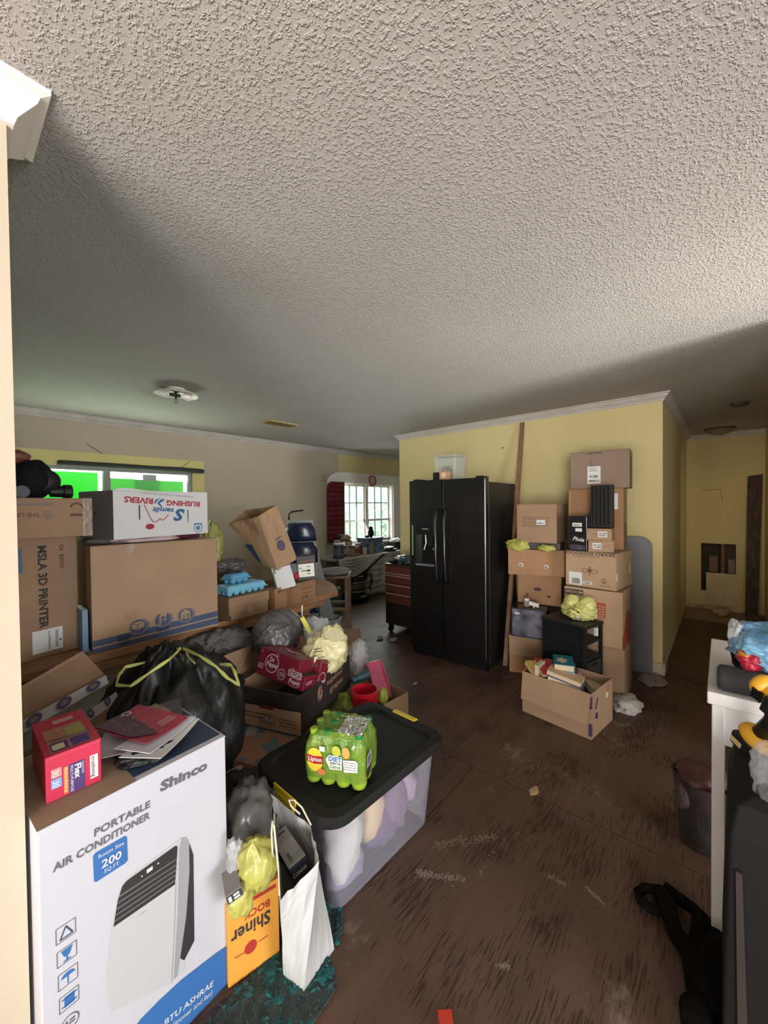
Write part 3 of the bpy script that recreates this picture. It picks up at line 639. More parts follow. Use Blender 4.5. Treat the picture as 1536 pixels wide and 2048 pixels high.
# low carton, egg cartons
lc = carton('low_carton', 'low brown carton under the blue egg cartons on the bench', 1.395, 2.57, .75, 4, .305, .24, .150, CB); d_ = dims(lc)
MB().box(-.157, -.125, .085, .160, .125, .152).build('lid', CB, lc, bevel=.003)
decal(lc, d_, 'front', [disc(.16, .045, .022)], M('label_tan', (.42, .26, .12), .6), 'round_sticker'); decal(lc, d_, 'front', [rect(.0, .0, .012, .035)], INK, 'print')
EGG = M('egg_foam_blue', (.20, .52, .70), .4, bump=.1, bscale=80); EGG2 = M('egg_foam_deep', (.12, .40, .62), .4)
def egg_carton(name, label, loc, yaw, nx, ny, p, hb, m):
    t = thing(name, label, 'egg carton', loc, yaw, 'blue foam egg cartons on the bench')
    w, d = nx * p, ny * p; mb = MB()
    for i in range(nx):
        for j in range(ny):
            cx, cy = (i - (nx - 1) / 2) * p, (j - (ny - 1) / 2) * p
            mb.lathe([(p * .22, 0), (p * .36, .006), (p * .46, hb * .6), (p * .49, hb)], 12, (cx, cy, 0))
    mb.build('cup_tray', m, t, smooth=True)
    MB().hexa([(-w/2 - .006, -d/2 - .006, hb), (w/2 + .006, -d/2 - .006, hb), (w/2 + .006, d/2 + .006, hb), (-w/2 - .006, d/2 + .006, hb), (-w/2 + .010, -d/2 + .014, hb + .036), (w/2 - .010, -d/2 + .014, hb + .036), (w/2 - .010, d/2 - .014, hb + .036), (-w/2 + .010, d/2 - .014, hb + .036)]).build('lid', m, t, bevel=.010, seg=3)
    MB().box(-w/2 - .009, -d/2 - .009, hb - .003, w/2 + .009, d/2 + .009, hb + .003).build('rim', m, t, bevel=.002)
    mb = MB()
    for k in range(4): mb.box(-w * .40 + k * w * .2, -d * .28, hb + .0362, -w * .40 + k * w * .2 + w * .12, -d * .2, hb + .0368)
    mb.build('embossing', M('egg_print', (.45, .65, .72), .5), t)
    return t
egg_carton('egg_carton', 'wide pale blue foam egg carton lying directly on the low brown carton', (1.405, 2.56, .903), 6, 6, 3, .051, .032, EGG)
egg_carton('egg_carton', 'smaller deeper blue foam egg carton tilted on top of the wide one', (1.38, 2.585, .972), 14, 3, 2, .052, .030, EGG2)
o = tag(MB().blob((0, 0, .05), (.125, .10, .05), 51, .4, 2.4, 4, flat=0, fold=.4).build('plastic_bag', BAGSMOKE, smooth=True), 'smoky grey plastic bag draped over the blue egg cartons', 'bag'); o.location = (1.38, 2.67, 1.035)
o = tag(MB().blob((0, 0, .12), (.075, .075, .15), 52, .4, 2.2, 4, fold=.4).build('plastic_bag', M('bag_olive', (.30, .31, .08), .4, bump=.8, bscale=18, bdist=.02), smooth=True), 'olive yellow plastic bag sticking up behind the moving carton', 'bag'); o.location = (1.27, 2.72, 1.10)
o = carton('backing_carton', 'brown carton standing half hidden behind the egg cartons', 1.40, 2.94, .752, 3, .38, .20, .28, CB4)

# open carton with handwriting, brown paper bag, envelopes, coffee box
mc = carton('handwritten_carton', 'orange-brown open carton with black handwriting at the right end of the bench', 1.784, 2.62, .752, 9.4, .434, .30, .155, CB2, True); d_ = dims(mc)
text(mc, d_, 'front', .03, .118, 'MARY', .020, INK, .08, 3, .02, .2); text(mc, d_, 'front', .155, .120, 'Ann', .018, INK, .06, 6, .01, .3)
text(mc, d_, 'front', .27, .025, 'V-K', .020, INK, .075, 4, .03, .2)
lines(mc, d_, 'front', .27, .105, .13, 1, .01, .005, INKB); lines(mc, d_, 'front', .28, .068, .10, 1, .01, .005, INKB)
decal(mc, d_, 'front', [rect(.118, 0, .170, .155)], M('old_tape', (.26, .13, .055), .4), 'tape_strip')
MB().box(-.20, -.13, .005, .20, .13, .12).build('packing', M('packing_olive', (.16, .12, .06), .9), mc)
pb = thing('paper_grocery_bag', 'large brown paper grocery bag tipped to the left above the handwritten carton', 'bag', at(555, 1110, 2.9)); o_ = pb.location.copy()
def pt(px, py, d): return at(px, py, d + .1) - o_
KRAFT = M('kraft_paper', (.38, .235, .135), .8, bump=.5, bscale=9, bdist=.02)
B_ = [pt(528, 1130, 2.80), pt(555, 1141, 2.75), pt(594, 1118, 2.88), pt(565, 1110, 2.96)]
T_ = [pt(457, 1048, 2.78), pt(516, 1033, 2.66), pt(553, 1010, 2.82), pt(489, 1021, 2.95)]
def paper_bag(par, B, T, mat, name='bag_body', wav=.012, n=10, th=.0015, seed=5, gusset=None):
    rnd = random.Random(seed); mb = MB(); per = 6
    rings = []
    for j in range(n + 1):
        t = j / n; c = [b.lerp(q, t) for b, q in zip(B, T)]; rg = []
        cen = sum(c, Vector()) / 4
        for k in range(4):
            for i in range(per):
                p = c[k].lerp(c[(k + 1) % 4], i / per)
                out = (p - cen); out.normalize()
                amp = wav * noise.noise(Vector((k * 3 + i * .55 + seed, t * 3.1, seed))) * 2 * (1 if i else .35) * (t * .9 + .1)
                rg.append(p + out * amp)
        rings.append(rg)
    mb.skin(rings, True, False)
    o = mb.build(name, mat, par, smooth=False, solid=th); return o
paper_bag(pb, B_, T_, KRAFT)
# printed panel on its left face and round store mark on the right face
def onq(a, b, c, d, s, t): return a.lerp(b, s).lerp(d.lerp(c, s), t)
def quadpatch(par, q, polys, mat, name, off=.012):
    n = (q[1] - q[0]).cross(q[3] - q[0]).normalized(); mb = MB()
    for pl in polys: mb.poly(*[onq(*q, s, t) + n * off for s, t in pl])
    return mb.build(name, mat, par)
LF = (B_[0], B_[1], T_[1], T_[0]); RF = (B_[1], B_[2], T_[2], T_[1])
quadpatch(pb, LF, [[(-.02, .10), (.16, .10), (.34, .52), (-.0, .52)]], NAVY, 'printed_panel', .014)
quadpatch(pb, RF, [[(.50 + .17 * math.cos(R(a)), .36 + .09 * math.sin(R(a))) for a in range(0, 360, 20)]], M('stamp_slate', (.09, .075, .12), .8), 'round_mark', .014)
quadpatch(pb, RF, [rect(.3, .49, .66, .505)], INKG, 'print_line', .014)
for i, (lb, a, b, c, dz) in enumerate((('white envelope fanned out at the front of the small paper fan', (556, 1181), (590, 1172), (552, 1140), 2.86), ('white envelope leaning behind the front envelope', (562, 1180), (592, 1170), (560, 1142), 2.875), ('white sheet poking up highest behind the envelopes', (553, 1178), (580, 1170), (570, 1132), 2.89))):
    p0, p1, p2 = at(*a, dz), at(*b, dz + .03), at(*c, dz)
    if i == 0: p2 = at(549, 1148, dz)
    if i == 1: p2 = at(563, 1140, dz)
    if i == 2: p2 = at(551, 1135, dz + .02)
    t = framed('envelope', lb, 'envelope', p0, p1 - p0, p2 - p0, 'white papers in the handwritten carton')
    w_, h_ = (p1 - p0).length, (p2 - p0).length * (1.0, 1.08, 1.12)[i]
    MB().box(0, 0, 0, w_, .0015, h_).build('sheet', WHITE, t); MB().poly((w_ * .1, -.0004, h_ * .98), (w_ * .9, -.0004, h_ * .98), (w_ * .55, -.0006, h_ * .62)).build('envelope_flap', M('paper_shade', (.66, .655, .66), .7), t)
cx = framed('appliance_box', 'small black appliance box with a white picture panel behind the envelopes', 'box', at(596, 1162, 2.97), at(632, 1158, 3.0) - at(596, 1162, 2.97), (0, 0, 1))
MB().box(0, 0, 0, .14, .10, .185).build('body', M('box_black', (.03, .022, .02), .5), cx, bevel=.002)
MB().box(.010, -.001, .025, .128, 0, .125).build('picture_panel', M('panel_cream', (.70, .68, .60), .6), cx)
MB().box(.03, -.0018, .07, .075, -.001, .076).box(.072, -.0018, .064, .098, -.001, .080).box(.018, -.0018, .09, .035, -.001, .096).box(.07, -.0018, .10, .10, -.001, .105).box(.07, -.0018, .045, .10, -.001, .05).build('picture', INK, cx)
MB().box(.02, -.001, .140, .13, 0, .150).build('stripe', M('stripe_rust', (.16, .06, .035), .6), cx)
o = tag(MB().blob((0, 0, 0), (.020, .02, .032), 61, .2, 2, 3).build('red_pouch', M('pouch_red', (.35, .01, .02), .5), smooth=True), 'small red pouch between the envelopes and the black appliance box', 'pouch'); o.location = at(592, 1153, 2.95)

# ------------------------------------------------------------------ middle: heap of cartons and bags in front of the bench
# ---- air conditioner carton
ac = carton('appliance_carton', 'white portable air conditioner carton with grey lettering and a blue corner in the left foreground', .347, 1.345, 0, 3.7, .45, .367, .784, M('carton_white_gloss', (.50, .50, .54), .45, var=.02), tape=False); d_ = dims(ac); k = .013
def sh(p): return [(a + k, b) for a, b in p]
text(ac, d_, 'front', .243 + k, .722, 'Shinco', .027, INKG, .134, -4, .06, 0)
text(ac, d_, 'front', .090 + k, .702, 'PORTABLE', .0185, INKG, .126, -2.5, .04)
text(ac, d_, 'front', .013 + k, .674, 'AIR CONDITIONER', .0185, INKG, .204, -2, .04)
decal(ac, d_, 'front', [sh([(.093, .661), (.156, .659), (.161, .654), (.162, .592), (.157, .588), (.094, .588), (.089, .593), (.088, .656)])], BLUE, 'room_size_label')
PW = M('print_white', (.60, .60, .62), .6)
text(ac, d_, 'front', .098 + k, .643, 'Room Size', .0095, PW, .055, -3, .01, off=.0022); text(ac, d_, 'front', .104 + k, .614, '200', .0195, PW, .043, -5, .03, off=.0022); text(ac, d_, 'front', .109 + k, .598, 'SQ.FT.', .010, PW, .035, -4, 0, off=.0022)
for i in range(4):
    v = .520 - i * .055; u = .033 + k + i * .001; a = .018
    decal(ac, d_, 'front', line([(u - a, v + .018), (u + a, v + .017), (u + a, v - .018), (u - a, v - .018), (u - a, v + .018)], .0016), INKG, 'icon_frame')
ic = MATS['print_navy']
decal(ac, d_, 'front', line([(.033 + k, .532), (.022 + k, .507), (.046 + k, .507), (.033 + k, .532)], .003), ic, 'triangle_icon')
decal(ac, d_, 'front', [sh([(.023, .479), (.045, .479), (.039, .462), (.029, .462)]), sh(rect(.0325, .452, .0355, .462)), sh(rect(.027, .450, .041, .453))], BLUE, 'glass_icon')
decal(ac, d_, 'front', [sh(disc(.035, .413, .013, .010, 16, 0, 180)), sh(rect(.0335, .395, .0360, .413))], BLUE, 'umbrella_icon')
decal(ac, d_, 'front', [sh(rect(.027, .343, .046, .367)), sh(rect(.022, .362, .051, .365)), sh(rect(.022, .345, .051, .348))], BLUE, 'stack_icon')
decal(ac, d_, 'front', [sh(p) for p in ringp(.036, .300, .016, .0185, 24)] + [sh(rect(.028, .292, .032, .308)), sh(rect(.034, .296, .046, .300)), sh(rect(.036, .303, .046, .307))], INKG, 'round_mark')
GW, GM, GD = M('picture_white', (.46, .46, .47), .5), M('picture_grey', (.29, .29, .31), .5), M('picture_dark', (.035, .03, .032), .4)
decal(ac, d_, 'front', [sh([(.120, .235), (.113, .270), (.111, .345), (.121, .440), (.140, .525), (.150, .540), (.160, .545), (.285, .556), (.299, .556), (.300, .17), (.262, .169), (.200, .196)])], GW, 'picture_body')
decal(ac, d_, 'front', [sh([(.297, .556), (.310, .549), (.318, .530), (.318, .447), (.306, .320), (.279, .172), (.268, .172), (.282, .351), (.290, .527)])], GM, 'picture_side', .0013)
decal(ac, d_, 'front', [sh([(.319, .525), (.330, .483), (.328, .229), (.298, .198), (.287, .215), (.305, .320), (.318, .447)])], GD, 'picture_back', .0012)
decal(ac, d_, 'front', [sh([(.127, .447), (.137, .505), (.148, .535), (.158, .541), (.280, .546), (.286, .540), (.285, .525), (.277, .437)])], GD, 'picture_vent', .0014)
decal(ac, d_, 'front', [sh([(.130 + .002 * i, .458 + .0135 * i), (.279 + .0015 * i, .448 + .0135 * i), (.279 + .0015 * i, .451 + .0135 * i), (.130 + .002 * i, .461 + .0135 * i)]) for i in range(4)] + [sh([(.140, .512), (.284, .505), (.284, .508), (.141, .516)])], M('picture_vent_line', (.16, .15, .15), .5), 'picture_louvres', .0019)
decal(ac, d_, 'front', [sh(rect(.205, .524, .220, .534)), sh(rect(.192, .524, .195, .528)), sh(rect(.232, .528, .236, .532))], PW, 'picture_display', .0021)
decal(ac, d_, 'front', [sh(q) for q in line([(.262, .169), (.272, .30), (.279, .437)], .0016)], GM, 'picture_edge_line', .0018); decal(ac, d_, 'front', [sh([(.185, .427), (.202, .425), (.202, .4265), (.185, .4285)])], GM, 'picture_logo', .0018)
decal(ac, d_, 'front', [sh([(.0, .0), (.437, .0), (.437, .118), (.395, .130), (.290, .150), (.230, .152), (.185, .149), (.08, .11), (-.013, .05), (-.013, 0)])], BLUE, 'blue_corner')
text(ac, d_, 'front', .170 + k, .082, '14000 BTU ASHRAE', .017, PW, .210, -11, .02, off=.0022); text(ac, d_, 'front', .200 + k, .052, '(air conditioner and fan)', .015, PW, .180, -11, 0, off=.0022)
decal(ac, d_, 'top', [rect(.20, .02, .445, .36)], M('carton_top_navy', (.025, .045, .09), .5), 'top_panel')
decal(ac, d_, 'top', [rect(.0, .0, .20, .36)], M('carton_top_kraft', (.30, .20, .135), .8), 'kraft_panel')

# shallow box of tissues lying on top, mailers, bag
fx = carton('trash_bag_box', 'red box of bags with turned lettering on top of the white appliance carton', .220, 1.345, .7855, -.7, .112, .226, .113, M('box_crimson', (.46, .02, .06), .4), tape=False, cat='box'); d_ = dims(fx)
PUR = M('print_purple', (.06, .03, .14), .5); ORG = M('print_orange', (.62, .20, .05), .5)
decal(fx, d_, 'front', [rect(.044, .003, .076, .076)], PUR, 'brand_panel'); decal(fx, d_, 'front', [rect(.087, .017, .104, .077)], OFFW, 'maker_label'); decal(fx, d_, 'front', [rect(.034, .008, .043, .074)], ORG, 'stripe')
text(fx, d_, 'front', .090, .074, 'trueliving', .009, INK, .053, -90, 0, off=.0022); text(fx, d_, 'front', .056, .072, 'Flex', .013, OFFW, .036, -90, .04, off=.0022); text(fx, d_, 'front', .070, .073, 'DIAMOND', .0045, OFFW, .03, -90, .0, off=.0022); text(fx, d_, 'front', .047, .073, 'MULTI-PURPOSE', .006, OFFW, .066, -90, 0, off=.0022); text(fx, d_, 'front', .0365, .073, 'Extra Strong', .0045, OFFW, .06, -90, .0, off=.0024)
decal(fx, d_, 'front', [rect(.010, .057, .030, .079)], M('print_salmon', (.62, .25, .22), .5), 'count_square'); decal(fx, d_, 'front', [rect(.010, .031, .030, .054)], M('print_sky', (.18, .32, .60), .5), 'count_square')
text(fx, d_, 'front', .013, .076, '30', .012, OFFW, .016, -90, .02, off=.0024); text(fx, d_, 'front', .013, .051, '30', .012, OFFW, .016, -90, .02, off=.0024)
decal(fx, d_, 'top', [rect(.012, .008, .096, .150)], M('print_picture', (.36, .16, .10), .5, var=.4, scale=30), 'picture'); decal(fx, d_, 'top', [rect(.055, .075, .092, .135)], M('print_olive', (.30, .28, .08), .5), 'picture', .0014); decal(fx, d_, 'top', [rect(.015, .012, .05, .06)], PUR, 'picture', .0014); decal(fx, d_, 'top', [rect(.055, .012, .093, .06)], PUR, 'picture', .0014); decal(fx, d_, 'top', [rect(.018, .02, .042, .05)], M('print_cream', (.55, .48, .30), .5), 'picture', .0019); decal(fx, d_, 'top', [rect(.04, .175, .085, .200)], M('print_pinkish', (.5, .3, .28), .5), 'label')
MB().tube([(-.045, -.03, .1145), (0, -.045, .116), (.05, -.04, .1145)], .0012, 5).build('tear_slit', INK, fx)

o = tag(MB().blob((0, 0, .012), (.085, .06, .016), 71, .35, 2.5, 4, flat=0, fold=.5).build('plastic_bag', BAGBLACK, smooth=True), 'flat crumpled black plastic bag under the mail on the white appliance carton', 'bag'); o.location = (.40, 1.255, .786)
def sheet(name, label, cat, cx, cy, z, yaw, w, d, mat, group=None, th=.0015, bend=.006):
    t = thing(name, label, cat, (cx, cy, z), yaw, group); mb = MB(); n = 8
    for i in range(n):
        a, b = -w/2 + w * i / n, -w/2 + w * (i + 1) / n; f = lambda x: bend * (2 * x / w) ** 2
        mb.hexa([(a, -d/2, f(a)), (b, -d/2, f(b)), (b, d/2, f(b)), (a, d/2, f(a)), (a, -d/2, f(a) + th), (b, -d/2, f(b) + th), (b, d/2, f(b) + th), (a, d/2, f(a) + th)])
    mb.build('paper', mat, t); DIM[t.name] = (w, d, th + bend * .3); return t
G_ = 'mail heaped on the white appliance carton'
sheet('mail_sheet', 'grey magazine page at the back of the mail heap', 'paper', .475, 1.42, .801, -20, .14, .20, M('print_slate', (.07, .08, .10), .4, var=.4, scale=20), G_)
sheet('mail_sheet', 'tan photo mailer peeking out at the far end of the mail heap', 'paper', .46, 1.45, .806, 10, .09, .10, M('print_tan', (.35, .24, .17), .45, var=.4, scale=30), G_)
sheet('mail_sheet', 'white folded letter at the near right edge of the mail heap', 'paper', .435, 1.27, .807, 38, .20, .12, WHITE, G_)
sheet('mail_sheet', 'white envelope just under the crimson brochure', 'paper', .43, 1.295, .814, 30, .19, .12, M('paper_cool', (.62, .62, .68), .6), G_)
sheet('mail_sheet', 'white printed flyer lying left in the mail heap against the red box', 'paper', .345, 1.36, .804, 62, .17, .10, M('paper_grey', (.48, .47, .48), .6), G_)
bh = sheet('brochure', 'crimson and purple speckled brochure on top of the mail heap', 'brochure', .412, 1.375, .822, 20, .15, .23, M('brochure_crimson', (.34, .03, .06), .35), G_)
MB().poly((-.072, -.05, .0098), (-.072, .112, .0098), (.03, .112, .004), (-.02, -.1, .0045)).build('printed_night_panel', M('brochure_purple', (.055, .02, .055), .35), bh)
mb = MB(); rnd = random.Random(4)
for _ in range(40):
    a, b = rnd.uniform(-.055, .01), rnd.uniform(-.02, .09); r_ = rnd.uniform(.0008, .002); z = .012
    mb.poly((a - r_, b - r_, z), (a + r_, b - r_, z), (a + r_, b + r_, z), (a - r_, b + r_, z))
o = mb.build('printed_speckles', M('speckle_pink', (.6, .25, .28), .5), bh); o['kind'] = 'stuff'
mb = MB()
for pl in ringp(.012, .085, .010, .014, 20): mb.poly(*[(a, b, .012) for a, b in pl])
for i in range(3): mb.poly(*[(a, b, .0115) for a, b in rect(.0 + .004 * i, -.085 + i * .012, .055, -.082 + i * .012)])
mb.build('printed_lettering', OFFW, bh)

# ---- open carton with printed flap edges behind the appliance carton
fc = carton('flap_carton', 'open brown carton with white and purple printed flap edges behind the red box', .30, 1.80, .0, 5, .34, .34, .60, CB4, True)
PF = M('flap_print_white', (.52, .50, .52), .6)
def flap_strip(name, pxs, ds, mat, th=.006):
    P = [at(x, y, d) for (x, y), d in zip(pxs, ds)]; n = (P[1] - P[0]).cross(P[2] - P[0]).normalized()
    return MB().prism(P, n * th), P
mb, P = flap_strip('f', [(43, 1372), (165, 1302), (212, 1352), (46, 1440)], [1.58, 1.78, 1.74, 1.54], CB)
t = thing('carton_flap_board', 'brown carton flap board raised left of the black rubbish bag with a patterned edge', 'box', (0, 0, 0)); mb.build('board', CB, t)
mb, P1 = flap_strip('f', [(46, 1440), (212, 1350), (217, 1366), (47, 1466)], [1.52, 1.72, 1.70, 1.50], PF); mb.build('printed_edge', PF, t)
def motif(par, P, ss, off):
    n = (P[1] - P[0]).cross(P[3] - P[0]).normalized()
    if n.dot(FW) > 0: n = -n
    for s in ss:
        for a0 in (.46,):
            mb = MB(); mb.poly(*[onq(P[0], P[1], P[2], P[3], s + .09 * math.cos(R(a)), .5 + a0 * math.sin(R(a))) + n * off for a in range(0, 360, 20)]); mb.build('printed_motif', M('flap_purple', (.10, .08, .17), .7), par)
        mb = MB(); mb.poly(*[onq(P[0], P[1], P[2], P[3], s + .045 * math.cos(R(a)), .5 + .2 * math.sin(R(a))) + n * (off + .001) for a in range(0, 360, 30)]); mb.build('printed_motif', M('flap_tan', (.28, .2, .16), .7), par)
motif(t, P1, (.12, .46, .82), .008)
mb, P2 = flap_strip('f', [(160, 1432), (232, 1384), (236, 1400), (172, 1448)], [1.60, 1.66, 1.64, 1.58], PF)
t2 = thing('carton_flap_board', 'short patterned carton flap between the red box and the black rubbish bag', 'box', (0, 0, 0)); mb.build('printed_edge', PF, t2)
mb, P3 = flap_strip('f', [(172, 1449), (236, 1401), (243, 1440), (196, 1466)], [1.58, 1.64, 1.64, 1.58], CB); mb.build('board', CB, t2); motif(t2, P2, (.25, .75), .008)

# ---- black rubbish bag with yellow drawstring
tb = thing('rubbish_bag', 'big black rubbish bag with yellow drawstrings leaning before the bench', 'bag', (.725, 1.925, 0))
MB().blob((0, 0, .40), (.29, .25, .47), 81, .16, 1.9, 5, flat=0, fold=.22, gather=(-.15, -.2, 1), pleat=.16, boxy=.72).build('bag_body', BAGBLACK, tb, smooth=True)
DS = M('drawstring_yellow', (.52, .52, .16), .45)
def ribbon(par, pix, w, name='drawstring'):
    P = [at(x, y, d) for x, y, d in pix]; inv = par.matrix_world.inverted() if False else Matrix.Translation(-par.location); P = [inv @ p for p in P]; mb = MB()
    sm = []
    for a, b in zip(P, P[1:]):
        for i in range(4): sm.append(a.lerp(b, i / 4))
    sm.append(P[-1]); rings = []
    for i, p in enumerate(sm):
        t_ = (sm[min(i + 1, len(sm) - 1)] - sm[max(i - 1, 0)]).normalized(); s_ = t_.cross(FW).normalized() * w / 2; ww = 1 + .3 * math.sin(i * 1.3); n_ = s_.cross(t_).normalized() * .0015
        rings.append([p - s_ * ww - n_, p + s_ * ww - n_, p + s_ * ww + n_, p - s_ * ww + n_])
    mb.skin(rings); o = mb.build(name, DS, par); return o
ribbon(tb, [(362, 1296, 1.80), (330, 1312, 1.72), (290, 1325, 1.68), (251, 1334, 1.66), (238, 1350, 1.62), (232, 1370, 1.58), (262, 1372, 1.56), (300, 1345, 1.58), (340, 1318, 1.66), (360, 1298, 1.78)], .011)
ribbon(tb, [(366, 1297, 1.78), (400, 1312, 1.70), (432, 1333, 1.66), (455, 1356, 1.64), (478, 1370, 1.63), (470, 1345, 1.66), (462, 1330, 1.70), (440, 1328, 1.74)], .012)
ribbon(tb, [(372, 1306, 1.72), (380, 1318, 1.68), (390, 1327, 1.65)], .008)

# ---- things under the bench
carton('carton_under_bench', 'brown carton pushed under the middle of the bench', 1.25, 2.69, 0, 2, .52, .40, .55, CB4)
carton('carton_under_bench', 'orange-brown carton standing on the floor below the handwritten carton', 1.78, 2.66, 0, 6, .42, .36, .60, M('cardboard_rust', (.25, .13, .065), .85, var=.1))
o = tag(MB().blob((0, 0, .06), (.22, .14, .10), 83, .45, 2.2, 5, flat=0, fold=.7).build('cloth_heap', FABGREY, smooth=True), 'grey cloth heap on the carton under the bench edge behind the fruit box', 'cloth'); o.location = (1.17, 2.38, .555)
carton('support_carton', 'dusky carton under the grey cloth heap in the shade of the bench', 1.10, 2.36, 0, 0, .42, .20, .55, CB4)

# ---- black and brown fruit tray box, soda carton, bags in it
gb = carton('fruit_tray', 'black and brown cardboard fruit tray box holding the maroon soda carton', 1.37, 1.875, .353, -69.5, .408, .566, .200, M('tray_black', (.022, .017, .016), .6), True); d_ = dims(gb)
decal(gb, d_, 'front', [[(0, 0), (.408, 0), (.408, .118), (0, .108)]], M('tray_tan', (.36, .215, .125), .75, var=.08), 'tan_band')
decal(gb, d_, 'front', [rect(.158, .102, .246, .122)], M('tray_maroon', (.13, .012, .02), .6), 'hand_slot', .0014)
decal(gb, d_, 'front', ringp(.031, .150, .004, .014, 14), CB, 'logo'); text(gb, d_, 'front', .062, .154, 'superior', .013, INKB, .075, -1, .01); text(gb, d_, 'front', .062, .137, 'grapes', .013, INKB, .06, -1, .01); lines(gb, d_, 'front', .28, .165, .09, 3, .012, .004, INKB)
lines(gb, d_, 'front', .04, .075, .22, 2, .02, .008, INKB, 6); lines(gb, d_, 'front', .28, .068, .10, 3, .016, .006, INKB, 7)
TN = M('tray_print', (.33, .18, .11), .7)
decal(gb, d_, 'right', [disc(.190, .130, .030, .042)], TN, 'oval_mark'); decal(gb, d_, 'right', ringp(.190, .130, .026, .029, 24, 1.4), MATS['tray_black'], 'oval_ring', .0014); decal(gb, d_, 'right', line([(.18, .10), (.195, .155), (.21, .15), (.20, .125), (.188, .122)], .006), MATS['tray_black'], 'oval_letter', .0016)
text(gb, d_, 'right', .265, .138, 'superior', .034, TN, .20, 0, .02); text(gb, d_, 'right', .30, .085, 'grapes', .034, TN, .16, 0, .02)
MB().poly((.204 + .0, -.28, .2), (.205, .28, .2)) if False else None
decal(gb, d_, 'back', [rect(.0, .0, .4, .2)], CB4, 'inner_panel', -.0048)
MB().box(-.199, -.278, .005, -.197, .278, .199).box(-.199, .276, .005, .199, .278, .199).box(.197, -.278, .005, .199, .278, .199).box(-.199, -.278, .005, .199, -.276, .199).build('inner_lining', M('tray_tan', (.36, .215, .125), .75), gb)
Pf = [at(x, y, d) for x, y, d in ((446, 1312, 2.22), (503, 1290, 2.40), (512, 1350, 2.36), (462, 1384, 2.14))]; nf = (Pf[1] - Pf[0]).cross(Pf[3] - Pf[0]).normalized() * .004
bk = tag(MB().prism(Pf, nf).build('box_flap_board', CB), 'tan cardboard flap standing at the left of the fruit tray beside the soda carton', 'cardboard')
o = tag(MB().blob((0, 0, .04), (.11, .10, .05), 85, .3, 2.4, 4, flat=0, fold=.4).build('plastic_bag', M('bag_dusk', (.22, .20, .21), .4, bump=.6, bscale=18, bdist=.02), smooth=True), 'dusky crumpled bag inside the fruit tray under the soda carton', 'bag'); o.location = (1.20, 1.80, .36)
p0, p1, p2 = at(511, 1345, 2.16), at(605, 1384, 2.0), at(512, 1291, 2.20)
dp = framed('soda_carton', 'maroon soda can carton with white lettering tilted in the fruit tray, one corner torn', 'carton', (0, 0, 0), p1 - p0, p2 - p0)
sw, shh, sd_ = (p1 - p0).length, .142, .20
m3 = dp.matrix_world.to_3x3(); m4 = m3.to_4x4(); m4.translation = p0 + m3 @ Vector((sw/2, sd_/2, 0)); dp.matrix_world = m4
MAR = M('soda_maroon', (.16, .012, .025), .35); PKW = M('soda_print', (.62, .52, .52), .5)
MB().box(-sw/2, -sd_/2, 0, sw/2 - .05, sd_/2, shh).box(sw/2 - .05, -sd_/2, 0, sw/2, sd_/2, shh * .52).box(sw/2 - .05, .02, shh * .52, sw/2, sd_/2, shh).build('body', MAR, dp, bevel=.004)
MB().box(sw/2 - .0505, -sd_/2 + .004, shh * .5, sw/2 - .004, .02, shh * .53).poly((sw/2 - .051, -sd_/2, shh * .52), (sw/2 - .051, .02, shh * .52), (sw/2 - .051, .02, shh), (sw/2 - .051, -sd_/2, shh)).build('torn_opening', M('torn_brown', (.05, .022, .012), .8), dp)
DIM[dp.name] = d_ = (sw, sd_, shh)
decal(dp, d_, 'front', ringp(.10, .077, .044, .048, 30), PKW, 'round_logo'); text(dp, d_, 'front', .080, .085, 'Dr', .025, PKW, .034, 0, .03); text(dp, d_, 'front', .062, .060, 'Pepper', .025, PKW, .082, 0, .03, .1); decal(dp, d_, 'front', ringp(.128, .127, .006, .008, 12), PKW, 'logo_dot')
decal(dp, d_, 'front', ringp(.178, .042, .026, .028, 24) + ringp(.178, .042, .020, .021, 24), PKW, 'number_ring'); text(dp, d_, 'front', .165, .034, '23', .018, PKW, .027, 0, .02)
text(dp, d_, 'front', .225, .056, 'TAILGATE', .021, PKW, .082, 0, .02); text(dp, d_, 'front', .235, .084, 'THE', .009, PKW, .022); decal(dp, d_, 'front', line([(.222, .052), (.31, .052), (.31, .081), (.222, .081), (.222, .052)], .003), PKW, 'frame_line'); text(dp, d_, 'front', .238, .020, 'Pepper', .022, PKW, .07, 0, .02, .1); decal(dp, d_, 'front', ringp(.272, .026, .036, .038, 24, .6), PKW, 'oval_logo')
text(dp, d_, 'front', .006, .118, '12', .012, PKW, .013); lines(dp, d_, 'front', .006, .06, .04, 3, .01, .004, PKW)
decal(dp, d_, 'top', ringp(.15, .10, .085, .089, 30, .75), PKW, 'oval_logo'); text(dp, d_, 'top', .085, .085, 'Pepper', .034, PKW, .13, 0, .03, .1); decal(dp, d_, 'top', ringp(.245, .055, .028, .031, 24, .8), PKW, 'number_ring'); text(dp, d_, 'top', .23, .05, '23', .018, PKW, .028)
text(dp, d_, 'right', .13, .02, 'Pepper', .022, PKW, .06, 0, .02); decal(dp, d_, 'right', ringp(.15, .045, .03, .033, 24), PKW, 'round_logo'); text(dp, d_, 'right', .015, .03, 'LET', .018, PKW, .05)

